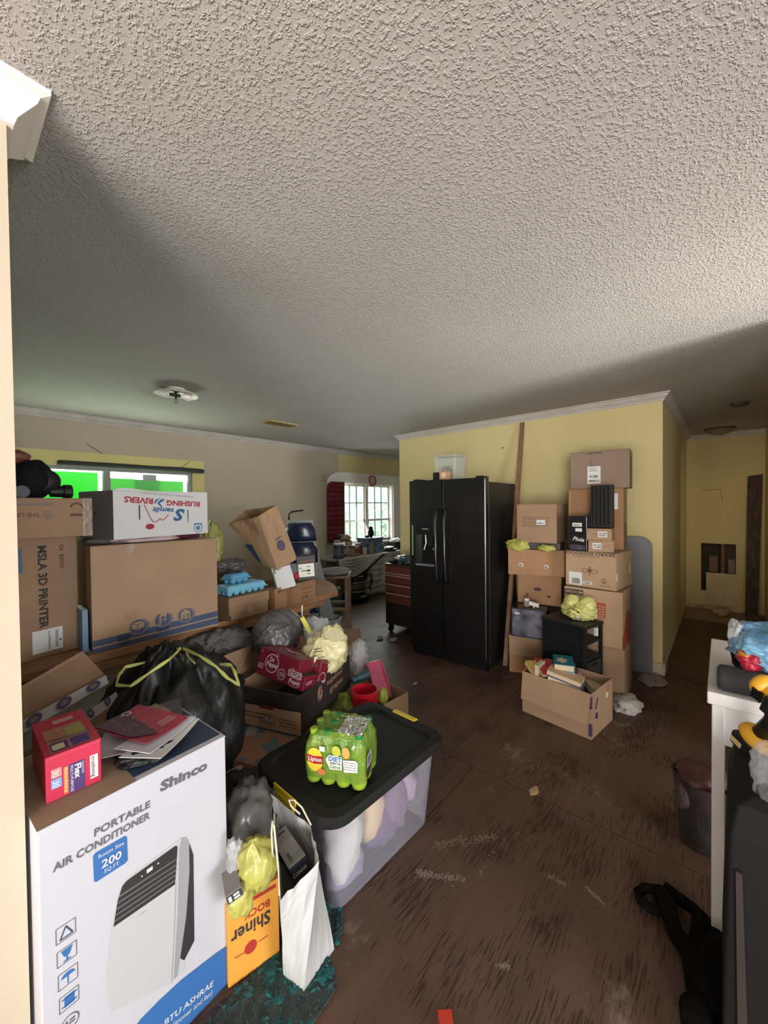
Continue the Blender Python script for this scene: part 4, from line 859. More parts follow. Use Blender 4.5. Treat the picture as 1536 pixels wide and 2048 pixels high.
o = tag(MB().blob((0, 0, 0), (.150, .135, .145), 87, .25, 1.8, 5, fold=.3).build('plastic_bag', BAGGREY, smooth=True), 'puffy grey translucent bag behind the maroon soda carton', 'bag'); o.location = at(555, 1268, 2.42)
yb = thing('grocery_bag', 'pale yellow translucent grocery bag of tubs with dark lettering right of the soda carton', 'bag', at(652, 1298, 2.28))
MB().blob((0, 0, -.01), (.135, .12, .14), 89, .25, 1.8, 5, fold=.32, gather=(-.5, -.3, .6), pleat=.16).build('bag_body', BAGCREAM, yb, smooth=True)
MB().lathe([(.058, -.10), (.062, .0), (.064, .004), (.064, .014), (.058, .018)], 32).build('tub', M('tub_cream', (.66, .60, .38), .45), yb).location = (.02, -.045, .075)
D.objects['tub'].rotation_euler = (R(28), R(-10), 0)
q0 = Vector((-.10, -.075, -.045)); 
for s_, dz, w_ in (('N', -.05, .024), ('eck', -.032, .055)):
    cu_dim = (.2, .2, .2); tx = text(yb, cu_dim, 'front', 0, 0, s_, .022, INKB, w_, 8, .02)
    nn = Vector((-.72, -.69, .05)).normalized(); X = Vector((0, 0, 1)).cross(nn).normalized() ; Y = nn.cross(X); m = Matrix((X, Y, nn)).transposed().to_4x4(); m.translation = nn * .152 + X * (-.06 if s_ == 'N' else -.015) + Vector((0, 0, dz)); tx.matrix_local = m
o = tag(MB().blob((0, 0, 0), (.10, .09, .075), 91, .3, 2.3, 4, fold=.4).build('plastic_bag', BAGWHITE, smooth=True), 'bluish white crumpled bag between the grey bag and the paint bucket', 'bag'); o.location = at(630, 1258, 2.56)
tg = framed('yellow_packet', 'thin bright yellow packet slanting between the grey bag and the bluish white bag', 'packet', at(617, 1268, 2.40), at(602, 1240, 2.42) - at(617, 1268, 2.40), at(609, 1236, 2.42) - at(602, 1240, 2.42))
MB().box(0, 0, 0, .11, .008, .028).build('packet', M('packet_yellow', (.62, .56, .08), .4), tg, bevel=.003)
mb = MB(); nn = Vector((-.72, -.69, .05)).normalized(); X = Vector((0, 0, 1)).cross(nn).normalized()
for z_, x0_, x1_ in ((.045, -.05, -.01), (.03, -.055, .0), (.005, -.06, -.03), (-.002, -.03, .01)): mb.poly(*[nn * .153 + X * a + Vector((0, 0, b)) for a, b in ((x0_, z_), (x1_, z_ + .006), (x1_, z_ + .011), (x0_, z_ + .006))])
mb.build('ink_strokes', INKB, yb)['kind'] = 'stuff'
# box with blue end
p0, p1, p2 = at(682, 1316, 2.85), at(712, 1314, 2.82), at(680, 1285, 2.85)
bb = framed('shipping_box', 'brown box with a blue printed end and white label right of the yellow grocery bag', 'box', p0, p1 - p0, (0, 0, 1)); w_ = .125; h_ = p2.z; bb.location = (p0.x, p0.y, 0)
MB().box(-.02, 0, 0, .11, .34, h_).build('body', CB4, bb, bevel=.003); MB().box(-.015, -.0012, h_ - .14, .108, 0, h_ - .025).build('blue_print', M('print_royal', (.03, .14, .42), .6), bb)
DIM[bb.name] = (.125, 0, h_); text(bb, (.13, 0, h_), 'front', .105, h_ - .095, '8-1', .030, OFFW, .05, 0, .02, off=.003); text(bb, (.13, 0, h_), 'front', .07, h_ - .06, 'y', .035, OFFW, .02, 0, .03, .3, off=.003)
MB().box(.03, .02, h_, .108, .07, h_ + .001).build('white_label', OFFW, bb); MB().box(.03, .14, h_, .036, .30, h_ + .0008).box(.045, .14, h_, .049, .27, h_ + .0008).build('print_lines', INKB, bb)
bu = thing('paint_bucket', 'white bucket with a dark inside standing behind the brown box with blue end', 'bucket', (2.83, 3.265, 0))
MB().lathe([(.105, 0), (.122, .25), (.131, .252), (.131, .272), (.119, .272), (.103, .02)], 36, cap1=True).build('pail', M('pail_white', (.48, .46, .42), .5, var=.35, scale=12), bu); MB().lathe([(.102, .02), (.113, .19)], 36).build('dark_inside', BLACKMAT, bu)
MB().tube([(.128 * math.cos(R(a)), .128 * math.sin(R(a)) - .02, .265 - .04 * math.cos(R(a))) for a in range(-90, 91, 15)], .003, 6).build('wire_handle', STEEL, bu)

# ---- teal printed flat box and its support
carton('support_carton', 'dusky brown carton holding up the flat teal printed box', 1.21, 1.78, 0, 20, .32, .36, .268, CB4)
p0, p1 = at(486, 1533, 1.72), at(560, 1465, 1.90); p2 = at(440, 1500, 1.74)
tl = thing('teal_flat_box', 'flat box printed teal and peach with a brown rim under the fruit tray', 'box', (1.10, 1.80, .27), 20)
MB().box(-.25, -.23, 0, .26, .22, .072).build('body', M('box_brown_dark', (.20, .105, .07), .75), tl, bevel=.002)
def teal():
    m = M('teal_print', (.10, .155, .165), .55, var=.9, scale=7, c2=(.30, .15, .09)); r = [n for n in m.node_tree.nodes if n.type == 'VALTORGB'][0]; r.color_ramp.interpolation = 'CONSTANT'; r.color_ramp.elements[1].position = .47; return m
MB().box(-.245, -.215, .072, .25, .21, .0735).build('printed_top', teal(), tl)
lb = MB().box(-.05, -.02, .0735, .09, .03, .0742).build('white_label', M('label_dull', (.34, .32, .29), .6), tl); lb.rotation_euler = (0, 0, R(25)); lb.location = (-.02, .05, 0)

# ---- open carton with the red tub
rc = carton('open_carton', 'low open brown carton holding the red tub behind the storage tote', 1.79, 1.73, 0, -4, .42, .36, .29, CB3, True); d_ = dims(rc)
rb_ = thing('coffee_tub', 'empty red plastic coffee tub without a lid in the low open carton', 'tub', (1.655, 1.605, .225), 0)
REDPL = M('plastic_red', (.52, .008, .025), .3)
MB().lathe([(.074, 0), (.078, .01), (.078, .155), (.081, .158), (.081, .168), (.077, .170), (.077, .185), (.074, .185), (.072, .16), (.072, .01)], 40, cap0=True, cap1=True).build('tub_body', REDPL, rb_, smooth=False)
MB().skin([[(.0795 * math.cos(R(a)), .0795 * math.sin(R(a)), z) for a in range(195, 262, 6)] for z in (.03, .085)], False, False).build('label', M('label_gold', (.62, .38, .08), .5), rb_)
MB().skin([[(.0802 * math.cos(R(a)), .0802 * math.sin(R(a)), z) for a in range(205, 252, 6)] for z in (.05, .066)], False, False).build('label_lettering', M('label_rust', (.28, .04, .02), .5), rb_)
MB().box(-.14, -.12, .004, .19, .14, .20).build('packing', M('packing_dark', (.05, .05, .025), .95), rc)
pk_ = framed('pink_container', 'translucent pink plastic container slanting out of the low open carton', 'container', at(768, 1398, 2.52), at(790, 1392, 2.55) - at(768, 1398, 2.52), at(738, 1318, 2.62) - at(768, 1398, 2.52))
PINK = M('plastic_pink', (.50, .07, .14), .25, alpha=.92)
MB().hexa([(-.05, 0, 0), (.05, 0, 0), (.05, .07, 0), (-.05, .07, 0), (-.065, -.01, .24), (.035, -.01, .24), (.035, .08, .24), (-.065, .08, .24)]).build('container_body', PINK, pk_, bevel=.01)
MB().tube([(.055, .02, .0), (.06, .02, .12), (.045, .02, .235)], .009, 8).build('rim_bead', PINK, pk_)
o = tag(MB().blob((0, 0, 0), (.085, .06, .12), 93, .25, 2.1, 4, fold=.4).build('plastic_bag', BAGCLEAR, smooth=True), 'clear crinkled plastic bag standing behind the pink container', 'bag'); o.location = at(716, 1312, 2.72)
tlb = framed('teal_bottle', 'dark teal capped bottle lying between the fruit tray and the red tub', 'bottle', at(704, 1362, 2.46), at(730, 1350, 2.5) - at(704, 1362, 2.46), (0, 0, 1))
MB().lathe([(.018, 0), (.022, .005), (.022, .03), (.026, .034), (.028, .12)], 20, (0, 0, 0), 'x').build('bottle_body', M('bottle_teal', (.02, .07, .08), .3), tlb)
o = tag(MB().blob((0, 0, 0), (.10, .13, .11), 95, .3, 2.1, 4, fold=.4).build('plastic_bag', M('bag_green', (.13, .16, .03), .4, bump=.6, bscale=18, bdist=.02), smooth=True), 'dark green plastic bag between the fruit tray and the red tub', 'bag'); o.location = (1.56, 1.70, .26)
o = tag(MB().blob((0, 0, 0), (.035, .03, .05), 96, .2, 2.1, 3, fold=.4).build('plastic_bag', M('bag_lime', (.32, .38, .05), .4), smooth=True), 'small lime wrapper right of the red tub', 'bag'); o.location = at(766, 1392, 2.36)

# ---- storage tote with black lid
tt = thing('storage_tote', 'clear plastic storage tote with black lid and yellow latches in the middle foreground', 'tote', (1.225, 1.255, 0), -1.5)
def rrect(w, d, r, z, n=6):
    o = []
    for cx, cy, a0 in ((w/2 - r, d/2 - r, 0), (-w/2 + r, d/2 - r, 90), (-w/2 + r, -d/2 + r, 180), (w/2 - r, -d/2 + r, 270)):
        o += [Vector((cx + r * math.cos(R(a0 + 90 * k / n)), cy + r * math.sin(R(a0 + 90 * k / n)), z)) for k in range(n + 1)]
    return o
TOTE = M('tote_clear', (.62, .60, .72), .28, alpha=.24)
mb = MB(); mb.skin([rrect(.56, .38, .05, .0), rrect(.58, .40, .05, .01), rrect(.655, .455, .06, .36), rrect(.68, .48, .06, .365), rrect(.68, .48, .06, .38)], True, False).build('tub', TOTE, tt, smooth=False)
LID = M('lid_black', (.014, .0145, .014), .65, spec=.22, bump=.08, bscale=150)
mb = MB(); mb.skin([rrect(.70, .50, .075, .372), rrect(.73, .53, .09, .374), rrect(.735, .535, .092, .398), rrect(.715, .515, .085, .408), rrect(.64, .44, .07, .408), rrect(.62, .42, .06, .398), rrect(.50, .30, .05, .397)]).build('lid', LID, tt)
for s_ in (-1, 1):
    LT = M('latch_yellow', (.68, .50, .03), .4)
    MB().box(s_ * .352 - .012, -.075, .385, s_ * .352 + .020 * s_, .075, .412).box(s_ * .368 - .006, -.06, .315, s_ * .368 + .006, .06, .39).build('latch', LT, tt, bevel=.005)
rnd = random.Random(12)
for i, (c, s_, m, lb) in enumerate((((-.19, -.12, .16), (.09, .07, .15), FABW, 'white cloth bundle inside the clear tote near its front left corner'), ((-.02, -.10, .19), (.07, .07, .13), M('cloth_buff', (.58, .42, .24), .9), 'buff bundle inside the clear tote behind its front side'), ((.12, -.11, .15), (.08, .07, .13), M('cloth_plum', (.16, .09, .16), .9), 'plum cloth inside the clear tote front'), ((.20, -.05, .20), (.08, .12, .13), M('cloth_mauve', (.36, .26, .36), .9), 'mauve cloth inside the right end of the clear tote'), ((.05, -.12, .09), (.10, .05, .08), M('cloth_lilac_dark', (.10, .06, .13), .9), 'dark cloth low inside the clear tote front'), ((-.18, -.12, .06), (.09, .06, .05), M('cloth_slate', (.20, .20, .28), .9), 'slate cloth at the bottom of the clear tote near corner'), ((-.1, .08, .18), (.15, .10, .16), M('cloth_plum', (.16, .09, .16), .9), 'plum cloth bundle deep inside the clear tote'))):
    tw = tt.location; o = tag(MB().blob((0, 0, 0), s_, 100 + i, .25, 2.2, 3, fold=.4).build('clothes_bundle', m, smooth=True), lb, 'clothes', 'clothes packed inside the storage tote'); o.location = (tw.x + c[0], tw.y + c[1], c[2])

# ---- shrink-wrapped bottled tea
tp_ = thing('tea_bottle_pack', 'shrink-wrapped pack of green tea bottles standing on the black tote lid', 'drink pack', (1.075, 1.175, .409), -64)
GRN = M('tea_green', (.26, .38, .03), .15, alpha=.96); GRD = M('tea_green_deep', (.02, .20, .05), .12); GRL = M('tea_label_lime', (.30, .37, .05), .3)
pr1 = [(.018, 0), (.027, .004), (.031, .018), (.029, .032), (.031, .045), (.031, .13), (.027, .150), (.014, .182), (.0125, .188), (.014, .190), (.0145, .205), (.012, .206)]
rows_, cols_ = 3, 4; p_ = .0625
for i in range(cols_):
    for j in range(rows_):
        x, y = (i - 1.5) * p_, (j - 1) * p_
        b = MB().lathe(pr1, 18, (x, y, 0)).build('bottle', GRN, tp_, smooth=True)
        MB().lathe([(.0315, .048), (.0316, .122)], 18, (x, y, 0), cap0=False, cap1=False).build('bottle_label', GRL, b)
        MB().lathe([(.0155, .19), (.0155, .206), (.012, .208)], 14, (x, y, 0)).build('cap', GRD if i % 2 else GRN, b)
w_, dd_ = cols_ * p_ + .004, rows_ * p_ + .004
FILM = M('shrink_film', (.25, .34, .05), .12, alpha=.6, bump=.8, bscale=30, bdist=.012, var=.5, scale=22, c2=(.10, .28, .04))
mb = MB(); rg = [rrect(w_ * a, dd_ * a, .03, z, 5) for z, a in ((.03, 1.0), (.10, 1.01), (.15, .99), (.19, .86), (.205, .74))]
for r_ in rg:
    for v in r_: v += Vector((noise.noise(v * 25) * .004, noise.noise(v * 25 + Vector((5, 5, 5))) * .004, noise.noise(v * 22) * .006))
mb.skin(rg, False, True).build('shrink_wrap', FILM, tp_)
FOIL = M('film_silver', (.60, .60, .56), .12, metal=.7, bump=1, bscale=45, bdist=.02)
mb = MB(); n = 10
gp = [[Vector((.01 + .10 * i / n, -.08 + .13 * j / n, .2095 + .008 * noise.noise(Vector((i * .9, j * .9, 3))))) for i in range(n + 1)] for j in range(n + 1)]
for j in range(n):
    for i in range(n): mb.poly(gp[j][i], gp[j][i+1], gp[j+1][i+1], gp[j+1][i])
mb.build('crinkled_film', FOIL, tp_)
dm = (w_ + .006, dd_ + .006, .21)
DIM[tp_.name] = dm; YL = M('label_sun_yellow', (.72, .52, .04), .35)
decal(tp_, dm, 'front', [disc(.055, .105, .034, .046, 28)], YL, 'sun_label', .002); decal(tp_, dm, 'front', [[(.022, .125), (.050, .118), (.088, .122), (.090, .092), (.055, .088), (.022, .096)]], M('label_banner_red', (.36, .01, .02), .4), 'banner', .003); text(tp_, dm, 'front', .028, .100, 'Lipton', .017, OFFW, .056, 0, .03, off=.0042)
decal(tp_, dm, 'front', [[(.10, .112), (.115, .132), (.168, .130), (.168, .080), (.118, .076)]], OFFW, 'diet_panel', .0022); text(tp_, dm, 'front', .113, .110, 'DIET', .018, M('print_teal_blue', (.02, .17, .36), .5), .052, 0, .04, off=.0034); text(tp_, dm, 'front', .118, .099, 'GREEN TEA', .007, INK, .046, 0, .02, off=.0034); text(tp_, dm, 'front', .118, .083, 'Citrus', .013, M('print_leaf', (.10, .30, .04), .5), .044, 0, .03, off=.0034)
decal(tp_, dm, 'front', [[(.172, .120), (.222, .125), (.232, .118), (.230, .080), (.176, .073)]], M('panel_white', (.66, .64, .62), .4), 'white_panel', .0022); lines(tp_, dm, 'front', .176, .115, .05, 4, .009, .002, INKG, 6, .0032)
decal(tp_, dm, 'front', [disc(.145, .150, .018, .020)], M('print_lime_slice', (.45, .45, .05), .4), 'fruit_slice', .002); decal(tp_, dm, 'front', [disc(.185, .148, .015, .022)], M('print_peach', (.60, .32, .08), .4), 'fruit_slice', .002); decal(tp_, dm, 'front', [disc(.082, .060, .017, .013)], M('print_grapefruit', (.58, .17, .06), .4), 'fruit_slice', .002); decal(tp_, dm, 'front', [rect(.075, .140, .098, .160)], OFFW, 'small_label', .002)
decal(tp_, dm, 'right', [rect(.02, .085, .075, .135)], M('panel_silver', (.40, .41, .40), .35), 'bar_panel', .002); barcode(tp_, dm, 'right', .03, .095, .035, .03, 3); decal(tp_, dm, 'right', [[(.02, .05), (.06, .05), (.07, .085), (.02, .085)]], M('panel_dusk', (.06, .035, .04), .4), 'dark_panel', .002)

# ---- white paper bag with rope handles and hair-dryer box
wb = thing('paper_gift_bag', 'tall white paper bag with rope handles beside the clear tote', 'bag', (.80, 1.10, 0)); o_ = wb.location.copy()
def q(px, py, d): return at(px, py, d) - o_
Bb = [Vector((.67, 1.03, 0)) - o_, Vector((.80, .985, 0)) - o_, Vector((.93, 1.085, 0)) - o_, Vector((.80, 1.135, 0)) - o_]
Bb = [q(566, 1898, 1.245), q(606, 1912, 1.20), q(668, 1868, 1.32), q(612, 1850, 1.42)]
for p in Bb: p.z = .0
Tt = [q(556, 1790, 1.14) , q(640, 1725, 1.14), q(622, 1655, 1.28), q(543, 1590, 1.36)]
Tt = [q(561, 1802, 1.13), q(638, 1722, 1.18), q(622, 1655, 1.40), q(541, 1588, 1.46)]
paper_bag(wb, Bb, Tt, M('bag_paper_white', (.50, .495, .485), .75, bump=.35, bscale=10, bdist=.015), 'bag_body', .012, 10, .0012, 9)
HC = M('rope_cream', (.62, .55, .40), .8)
MB().tube([q(559, 1790, 1.13), q(556, 1730, 1.12), q(548, 1650, 1.13), q(545, 1643, 1.14), q(543, 1665, 1.16), q(546, 1720, 1.20)], .0028, 6).build('rope_handle', HC, wb); MB().tube([q(622, 1650, 1.33), q(604, 1615, 1.33), q(588, 1600, 1.33), q(578, 1600, 1.34), q(582, 1612, 1.345), q(600, 1628, 1.35)], .0028, 6).build('rope_handle', HC, wb)
p0, p1, p2 = at(578, 1740, 1.235), at(612, 1710, 1.27), at(548, 1668, 1.40)
hd = framed('hair_dryer_box', 'grey and navy box with lettering standing inside the white paper bag', 'box', p0, p1 - p0, p2 - p0); w_ = (p1 - p0).length; h_ = (p2 - p0).length
MB().box(0, 0, 0, w_, .055, h_).build('body', M('box_graphite', (.02, .024, .035), .5), hd, bevel=.002); MB().box(.001, -.001, .002, w_ - .001, 0, h_ - .004).build('silver_panel', M('panel_grey', (.36, .34, .33), .45, var=.8, scale=6), hd); DIM[hd.name] = dm = (w_, 0, h_)
MB().box(w_ * .3, -.0016, h_ - .03, w_ * .8, -.0008, h_ - .02).build('dark_mark', INKB, hd)
text(hd, dm, 'front', w_ * .88, .012, 'CONAIR', .010, INK, .05, 90, .02, off=.0022); text(hd, dm, 'front', w_ * .38, .015, 'PROFESSIONAL', .011, INK, .12, 90, .01, off=.0022)
tx = text(hd, dm, 'front', 0, 0, 'CONAIR', .012, OFFW, w_ * .8, 0, .02); m = Matrix(((1, 0, 0), (0, -1, 0), (0, 0, -1))).to_4x4(); m.translation = (w_ * .08, .035, -.0015); tx.matrix_local = m

# ---- beer carton, yellow bag, smoky bags, small box
sb = carton('beer_carton', 'orange beer carton standing upside down beside the white appliance carton', .675, 1.24, 0, -14, .165, .21, .26, M('carton_amber', (.66, .30, .045), .5, var=.05), tape=False); d_ = dims(sb)
text(sb, d_, 'front', .135, .172, 'Shiner', .043, INK, .125, 180, .03); text(sb, d_, 'front', .135, .208, 'BOCK', .024, M('print_brick', (.36, .03, .02), .5), .085, 180, .03); decal(sb, d_, 'front', [disc(.07, .088, .020, .020)], MATS['print_brick'], 'round_seal'); decal(sb, d_, 'front', line([(.03, .238), (.155, .24)], .012) + line([(.02, .085), (.05, .083)], .003) + line([(.095, .088), (.125, .09)], .003), MATS['print_brick'], 'print_lines')
o = tag(MB().blob((0, 0, 0), (.055, .055, .085), 111, .3, 2.0, 4, fold=.4, gather=(-.3, -.3, 1)).build('plastic_bag', BAGYEL, smooth=True), 'yellow plastic bag hanging over the orange beer carton', 'bag'); o.location = at(512, 1722, 1.20)
o = tag(MB().blob((0, 0, 0), (.035, .035, .055), 112, .3, 2.0, 4, fold=.4).build('plastic_bag', BAGYEL, smooth=True), 'lower yellow bag end drooping left over the orange beer carton front', 'bag'); o.location = at(480, 1795, 1.15)
o = tag(MB().blob((0, 0, .0), (.10, .10, .155), 113, .22, 2.0, 4, fold=.35).build('plastic_bag', BAGSMOKE, smooth=True), 'smoky black plastic bag bulging beside the white appliance carton', 'bag'); o.location = at(495, 1655, 1.36)
o = tag(MB().blob((0, 0, .0), (.07, .07, .07), 114, .3, 2.0, 4, fold=.35).build('plastic_bag', BAGBLACK, smooth=True), 'small dark plastic bag below the teal flat box', 'bag'); o.location = at(478, 1578, 1.52)
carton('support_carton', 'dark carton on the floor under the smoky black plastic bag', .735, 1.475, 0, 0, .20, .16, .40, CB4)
o = tag(MB().blob((0, 0, .0), (.025, .03, .09), 115, .3, 2.4, 4, fold=.5).build('plastic_bag', BAGCLEAR, smooth=True), 'clear plastic wrapper strip against the appliance carton edge', 'bag'); o.location = at(470, 1735, 1.19)
p0 = at(452, 1812, 1.12); p1 = at(466, 1818, 1.11)
gx = framed('small_grey_box', 'small grey box with white and black markings wedged by the appliance carton corner', 'box', at(456, 1812, 1.10), at(486, 1790, 1.12) - at(456, 1812, 1.10), (0, 0, 1))
MB().box(0, 0, 0, .045, .085, .028).build('body', M('box_grey', (.18, .16, .15), .5), gx, bevel=.002); MB().box(.002, -.001, .002, .043, 0, .026).build('end_panel', INK, gx); MB().box(.006, -.0018, .006, .014, -.001, .022).box(.020, -.0018, .006, .036, -.001, .012).box(.020, -.0018, .016, .036, -.001, .022).build('white_marks', PW, gx)

# ---- teal shredded carpet remnant on the floor
rg_ = thing('carpet_remnant', 'frayed teal shag carpet remnant on the floor at the foot of the appliance carton', 'rug', (.70, 1.0, 0)); rnd = random.Random(21)
poly = [(.40, 1.12), (.42, .98), (.62, .885), (.78, .90), (.83, .99), (.92, 1.01), (.985, 1.10), (.90, 1.14), (.80, 1.14)]
def inside(x, y, P):
    c = False
    for (x0, y0), (x1, y1) in zip(P, P[1:] + P[:1]):
        if (y0 > y) != (y1 > y) and x < (x1 - x0) * (y - y0) / (y1 - y0) + x0: c = not c
    return c
MB().prism([(x - .7, y - 1.0, .0005) for x, y in poly], (0, 0, .006)).build('backing', M('rug_backing', (.045, .055, .05), .95, var=.5, scale=30), rg_)
mb = MB(); mb2 = MB()
for i in range(1500):
    x, y = rnd.uniform(.38, 1.0), rnd.uniform(.87, 1.16)
    if not inside(x, y, poly) or noise.noise(Vector((x * 9, y * 9, 2))) < -.15: continue
    r_ = rnd.uniform(.003, .012); (mb if rnd.random() < .5 else mb2).blob((x - .7, y - 1.0, r_ * .35), (r_ * rnd.uniform(.6, 1.9), r_ * rnd.uniform(.6, 1.9), r_ * .7), i * .37, .9, 2.2, 1, flat=.003, fold=1.2)
for i in range(2500):
    x, y = rnd.uniform(.38, 1.0), rnd.uniform(.87, 1.16)
    if not inside(x, y, poly): continue
    h = rnd.uniform(.003, .014); a = rnd.uniform(0, 6.28); r_ = rnd.uniform(.001, .003); p = Vector((x - .7, y - 1.0, .004)); dx = Vector((math.cos(a), math.sin(a), 0)) * r_; tip = p + Vector((rnd.gauss(0, .010), rnd.gauss(0, .010), h)); sd = Vector((-math.sin(a), math.cos(a), 0)) * r_ * .5
    mb2.poly(p - dx, p + dx, tip + sd, tip - sd)
o = mb.build('pile_tufts', M('rug_teal', (.012, .115, .12), .95, var=.4, scale=40), rg_); o['kind'] = 'stuff'
o = mb2.build('dark_tufts', M('rug_teal_dark', (.02, .06, .06), .95, var=.4, scale=40), rg_); o['kind'] = 'stuff'

# ------------------------------------------------------------------ refrigerator and what is on and beside it
fr = thing('refrigerator', 'tall black side-by-side refrigerator with an ice dispenser against the yellow wall', 'refrigerator', (3.545, 2.0, 0), -87.6)
FB = M('fridge_black', (.006, .006, .0065), .28, coat=.2, bump=.05, bscale=200, bdist=.001); FS = M('fridge_side', (.007, .007, .008), .42, bump=.1, bscale=160, bdist=.001)
w, d = .816, .752
MB().box(-w/2 + .006, -d/2 + .085, .02, w/2 - .006, d/2, 1.705).build('cabinet', FS, fr, bevel=.006)
MB().box(-w/2 + .012, -d/2 + .03, .0, w/2 - .012, -d/2 + .10, .085).build('base_grille', BLACKMAT, fr)
for i in range(6): MB().box(-w/2 + .03, -d/2 + .026, .018 + i * .011, w/2 - .03, -d/2 + .030, .023 + i * .011).build('grille_slat', BLACKPL, fr)
SPL = -w/2 + .375
dr = thing('freezer_door', '', ''); del dr['label'], dr['category']; dr.parent = fr
# freezer door with dispenser recess: frame of boxes around the opening
u0, u1, z0, z1 = SPL - .305, SPL - .085, .915, 1.32
A = [-w/2, u0, u1, SPL - .003]; Zs = [.095, z0, z1, 1.742]; y0, y1 = -d/2, -d/2 + .075
mb = MB()
for i in range(3):
    for j in range(3):
        if i == 1 and j == 1: mb.box(A[i], y0 + .06, Zs[j], A[i+1], y1, Zs[j+1]); continue
        mb.box(A[i], y0, Zs[j], A[i+1], y1, Zs[j+1])
mb.build('door_panel', FB, dr)
MB().box(u0 - .012, y0 - .006, z0 - .012, u0, y0 + .002, z1 + .012).box(u1, y0 - .006, z0 - .012, u1 + .012, y0 + .002, z1 + .012).box(u0, y0 - .006, z1, u1, y0 + .002, z1 + .012).build('dispenser_frame', BLACKPL, dr)
MB().box(u0, y0 - .004, z1 - .11, u1, y0 + .03, z1).build('control_panel', M('panel_gloss', (.012, .012, .014), .15), dr)
MB().box(u0 + .08, y0 - .005, z1 - .06, u1 - .07, y0 - .004, z1 - .05).build('control_light', M('control_grey', (.25, .25, .27), .4), dr)
MB().box(u0 + .002, y0 - .014, z0 - .012, u1 - .002, y0 + .055, z0 + .004).build('drip_tray', M('tray_grey', (.16, .17, .20), .3), dr)
MB().tube([(u0 + .10, y0 + .03, z1 - .11), (u0 + .10, y0 + .035, z1 - .2), (u0 + .08, y0 + .03, z0 + .14)], .008, 8).build('water_lever', STEEL, dr); MB().box(u0 + .13, y0 + .02, z1 - .22, u1 - .03, y0 + .05, z1 - .11).build('ice_chute', BLACKPL, dr)
MB().lathe([(.012, 0), (.012, .004)], 16, (u1 - .02, y0 + .015, z1 - .25), 'y').build('dispenser_knob', M('control_grey', (.25, .25, .27), .4), dr)
MB().box(u0 - .045, y0 - .0012, z0 + .08, u0 - .03, y0, z1 - .02).build('note_strip', M('note_green', (.20, .24, .15), .6), dr)
fd = MB().box(SPL + .003, y0, .095, w/2, y1, 1.742).build('fridge_door', FB, fr, bevel=.012)
def handle(u, par):
    pts = [(u, y0, .76), (u, y0 - .035, .785), (u, y0 - .05, .84), (u, y0 - .055, 1.1), (u, y0 - .05, 1.37), (u, y0 - .035, 1.43), (u, y0, 1.455)]
    MB().tube(pts, [.013, .014, .014, .014, .014, .014, .013], 10).build('handle', M('handle_black', (.014, .014, .015), .25), par, smooth=True)
handle(SPL - .045, dr); handle(SPL + .05, fd)
for u in (-w/2 + .04, w/2 - .10): MB().box(u, -d/2 + .01, 1.742, u + .07, -d/2 + .14, 1.757).build('hinge_cover', BLACKPL, fr, bevel=.003)
# clear bin and jar on top
cb = thing('clear_bin', 'clear plastic storage bin on top of the refrigerator', 'bin', (3.60, 2.19, 1.707), -88)
mb = MB(); mb.skin([rrect(.22, .20, .02, 0), rrect(.27, .25, .025, .28), rrect(.29, .27, .03, .285), rrect(.29, .27, .03, .30)], True, False).build('bin_body', M('bin_clear', (.58, .63, .58), .2, alpha=.38), cb)
MB().skin([rrect(.275, .255, .028, .30), rrect(.285, .265, .028, .308)]).build('bin_lid', M('bin_lid', (.60, .62, .58), .3, alpha=.6), cb)
o = tag(MB().box(-.04, -.03, 0, .04, .03, .20).build('printed_packet', M('packet_slate', (.10, .10, .11), .5, var=.8, scale=25), bevel=.004), 'dark printed packet inside the clear bin on the refrigerator', 'packet'); o.location = (3.60, 2.22, 1.712); o.rotation_euler.z = R(-88)
jr = thing('spice_tin', 'small copper-coloured tin with a pale round label on the refrigerator edge', 'tin', (3.25, 2.03, 1.744), -88)
MB().box(-.05, -.03, 0, .05, .03, .078).build('tin_body', M('tin_copper', (.44, .24, .12), .4), jr, bevel=.005); MB().poly(*[(.028 * math.cos(R(a)), -.0306, .042 + .026 * math.sin(R(a))) for a in range(0, 360, 18)]).build('round_label', M('label_rose', (.62, .45, .38), .5), jr); MB().lathe([(.018, .078), (.018, .088)], 16).build('cap', M('tin_copper', (.44, .24, .12), .4), jr)
tk = tag(MB().box(-.028, -.03, 0, .028, .03, .075).build('dark_packet', BLACKPL), 'small black packet beside the copper tin on the refrigerator', 'packet'); tk.location = (3.26, 2.13, 1.744)

# wooden pole leaning on the yellow wall
pl = thing('wooden_pole', 'long square brown wooden pole leaning against the yellow wall beside the refrigerator', 'pole', (3.46, 1.525, 0))
a, b = Vector((0, 0, .0)), Vector((.632, .075, 2.36)); s_ = .019
MB().hexa([(a.x - s_, a.y - s_, 0), (a.x + s_, a.y - s_, 0), (a.x + s_, a.y + s_, 0), (a.x - s_, a.y + s_, 0), (b.x - s_, b.y - s_, b.z), (b.x + s_, b.y - s_, b.z), (b.x + s_, b.y + s_, b.z), (b.x - s_, b.y + s_, b.z)]).build('pole', WOODB, pl, bevel=.003)
nl = tag(MB().lathe([(.004, 0), (.009, -.008), (.006, -.012)], 10, axis='x').build('wall_nail', INKB), 'small dark nail head on the yellow wall left of the pole', 'nail'); nl.location = (4.118, 1.83, 2.12)

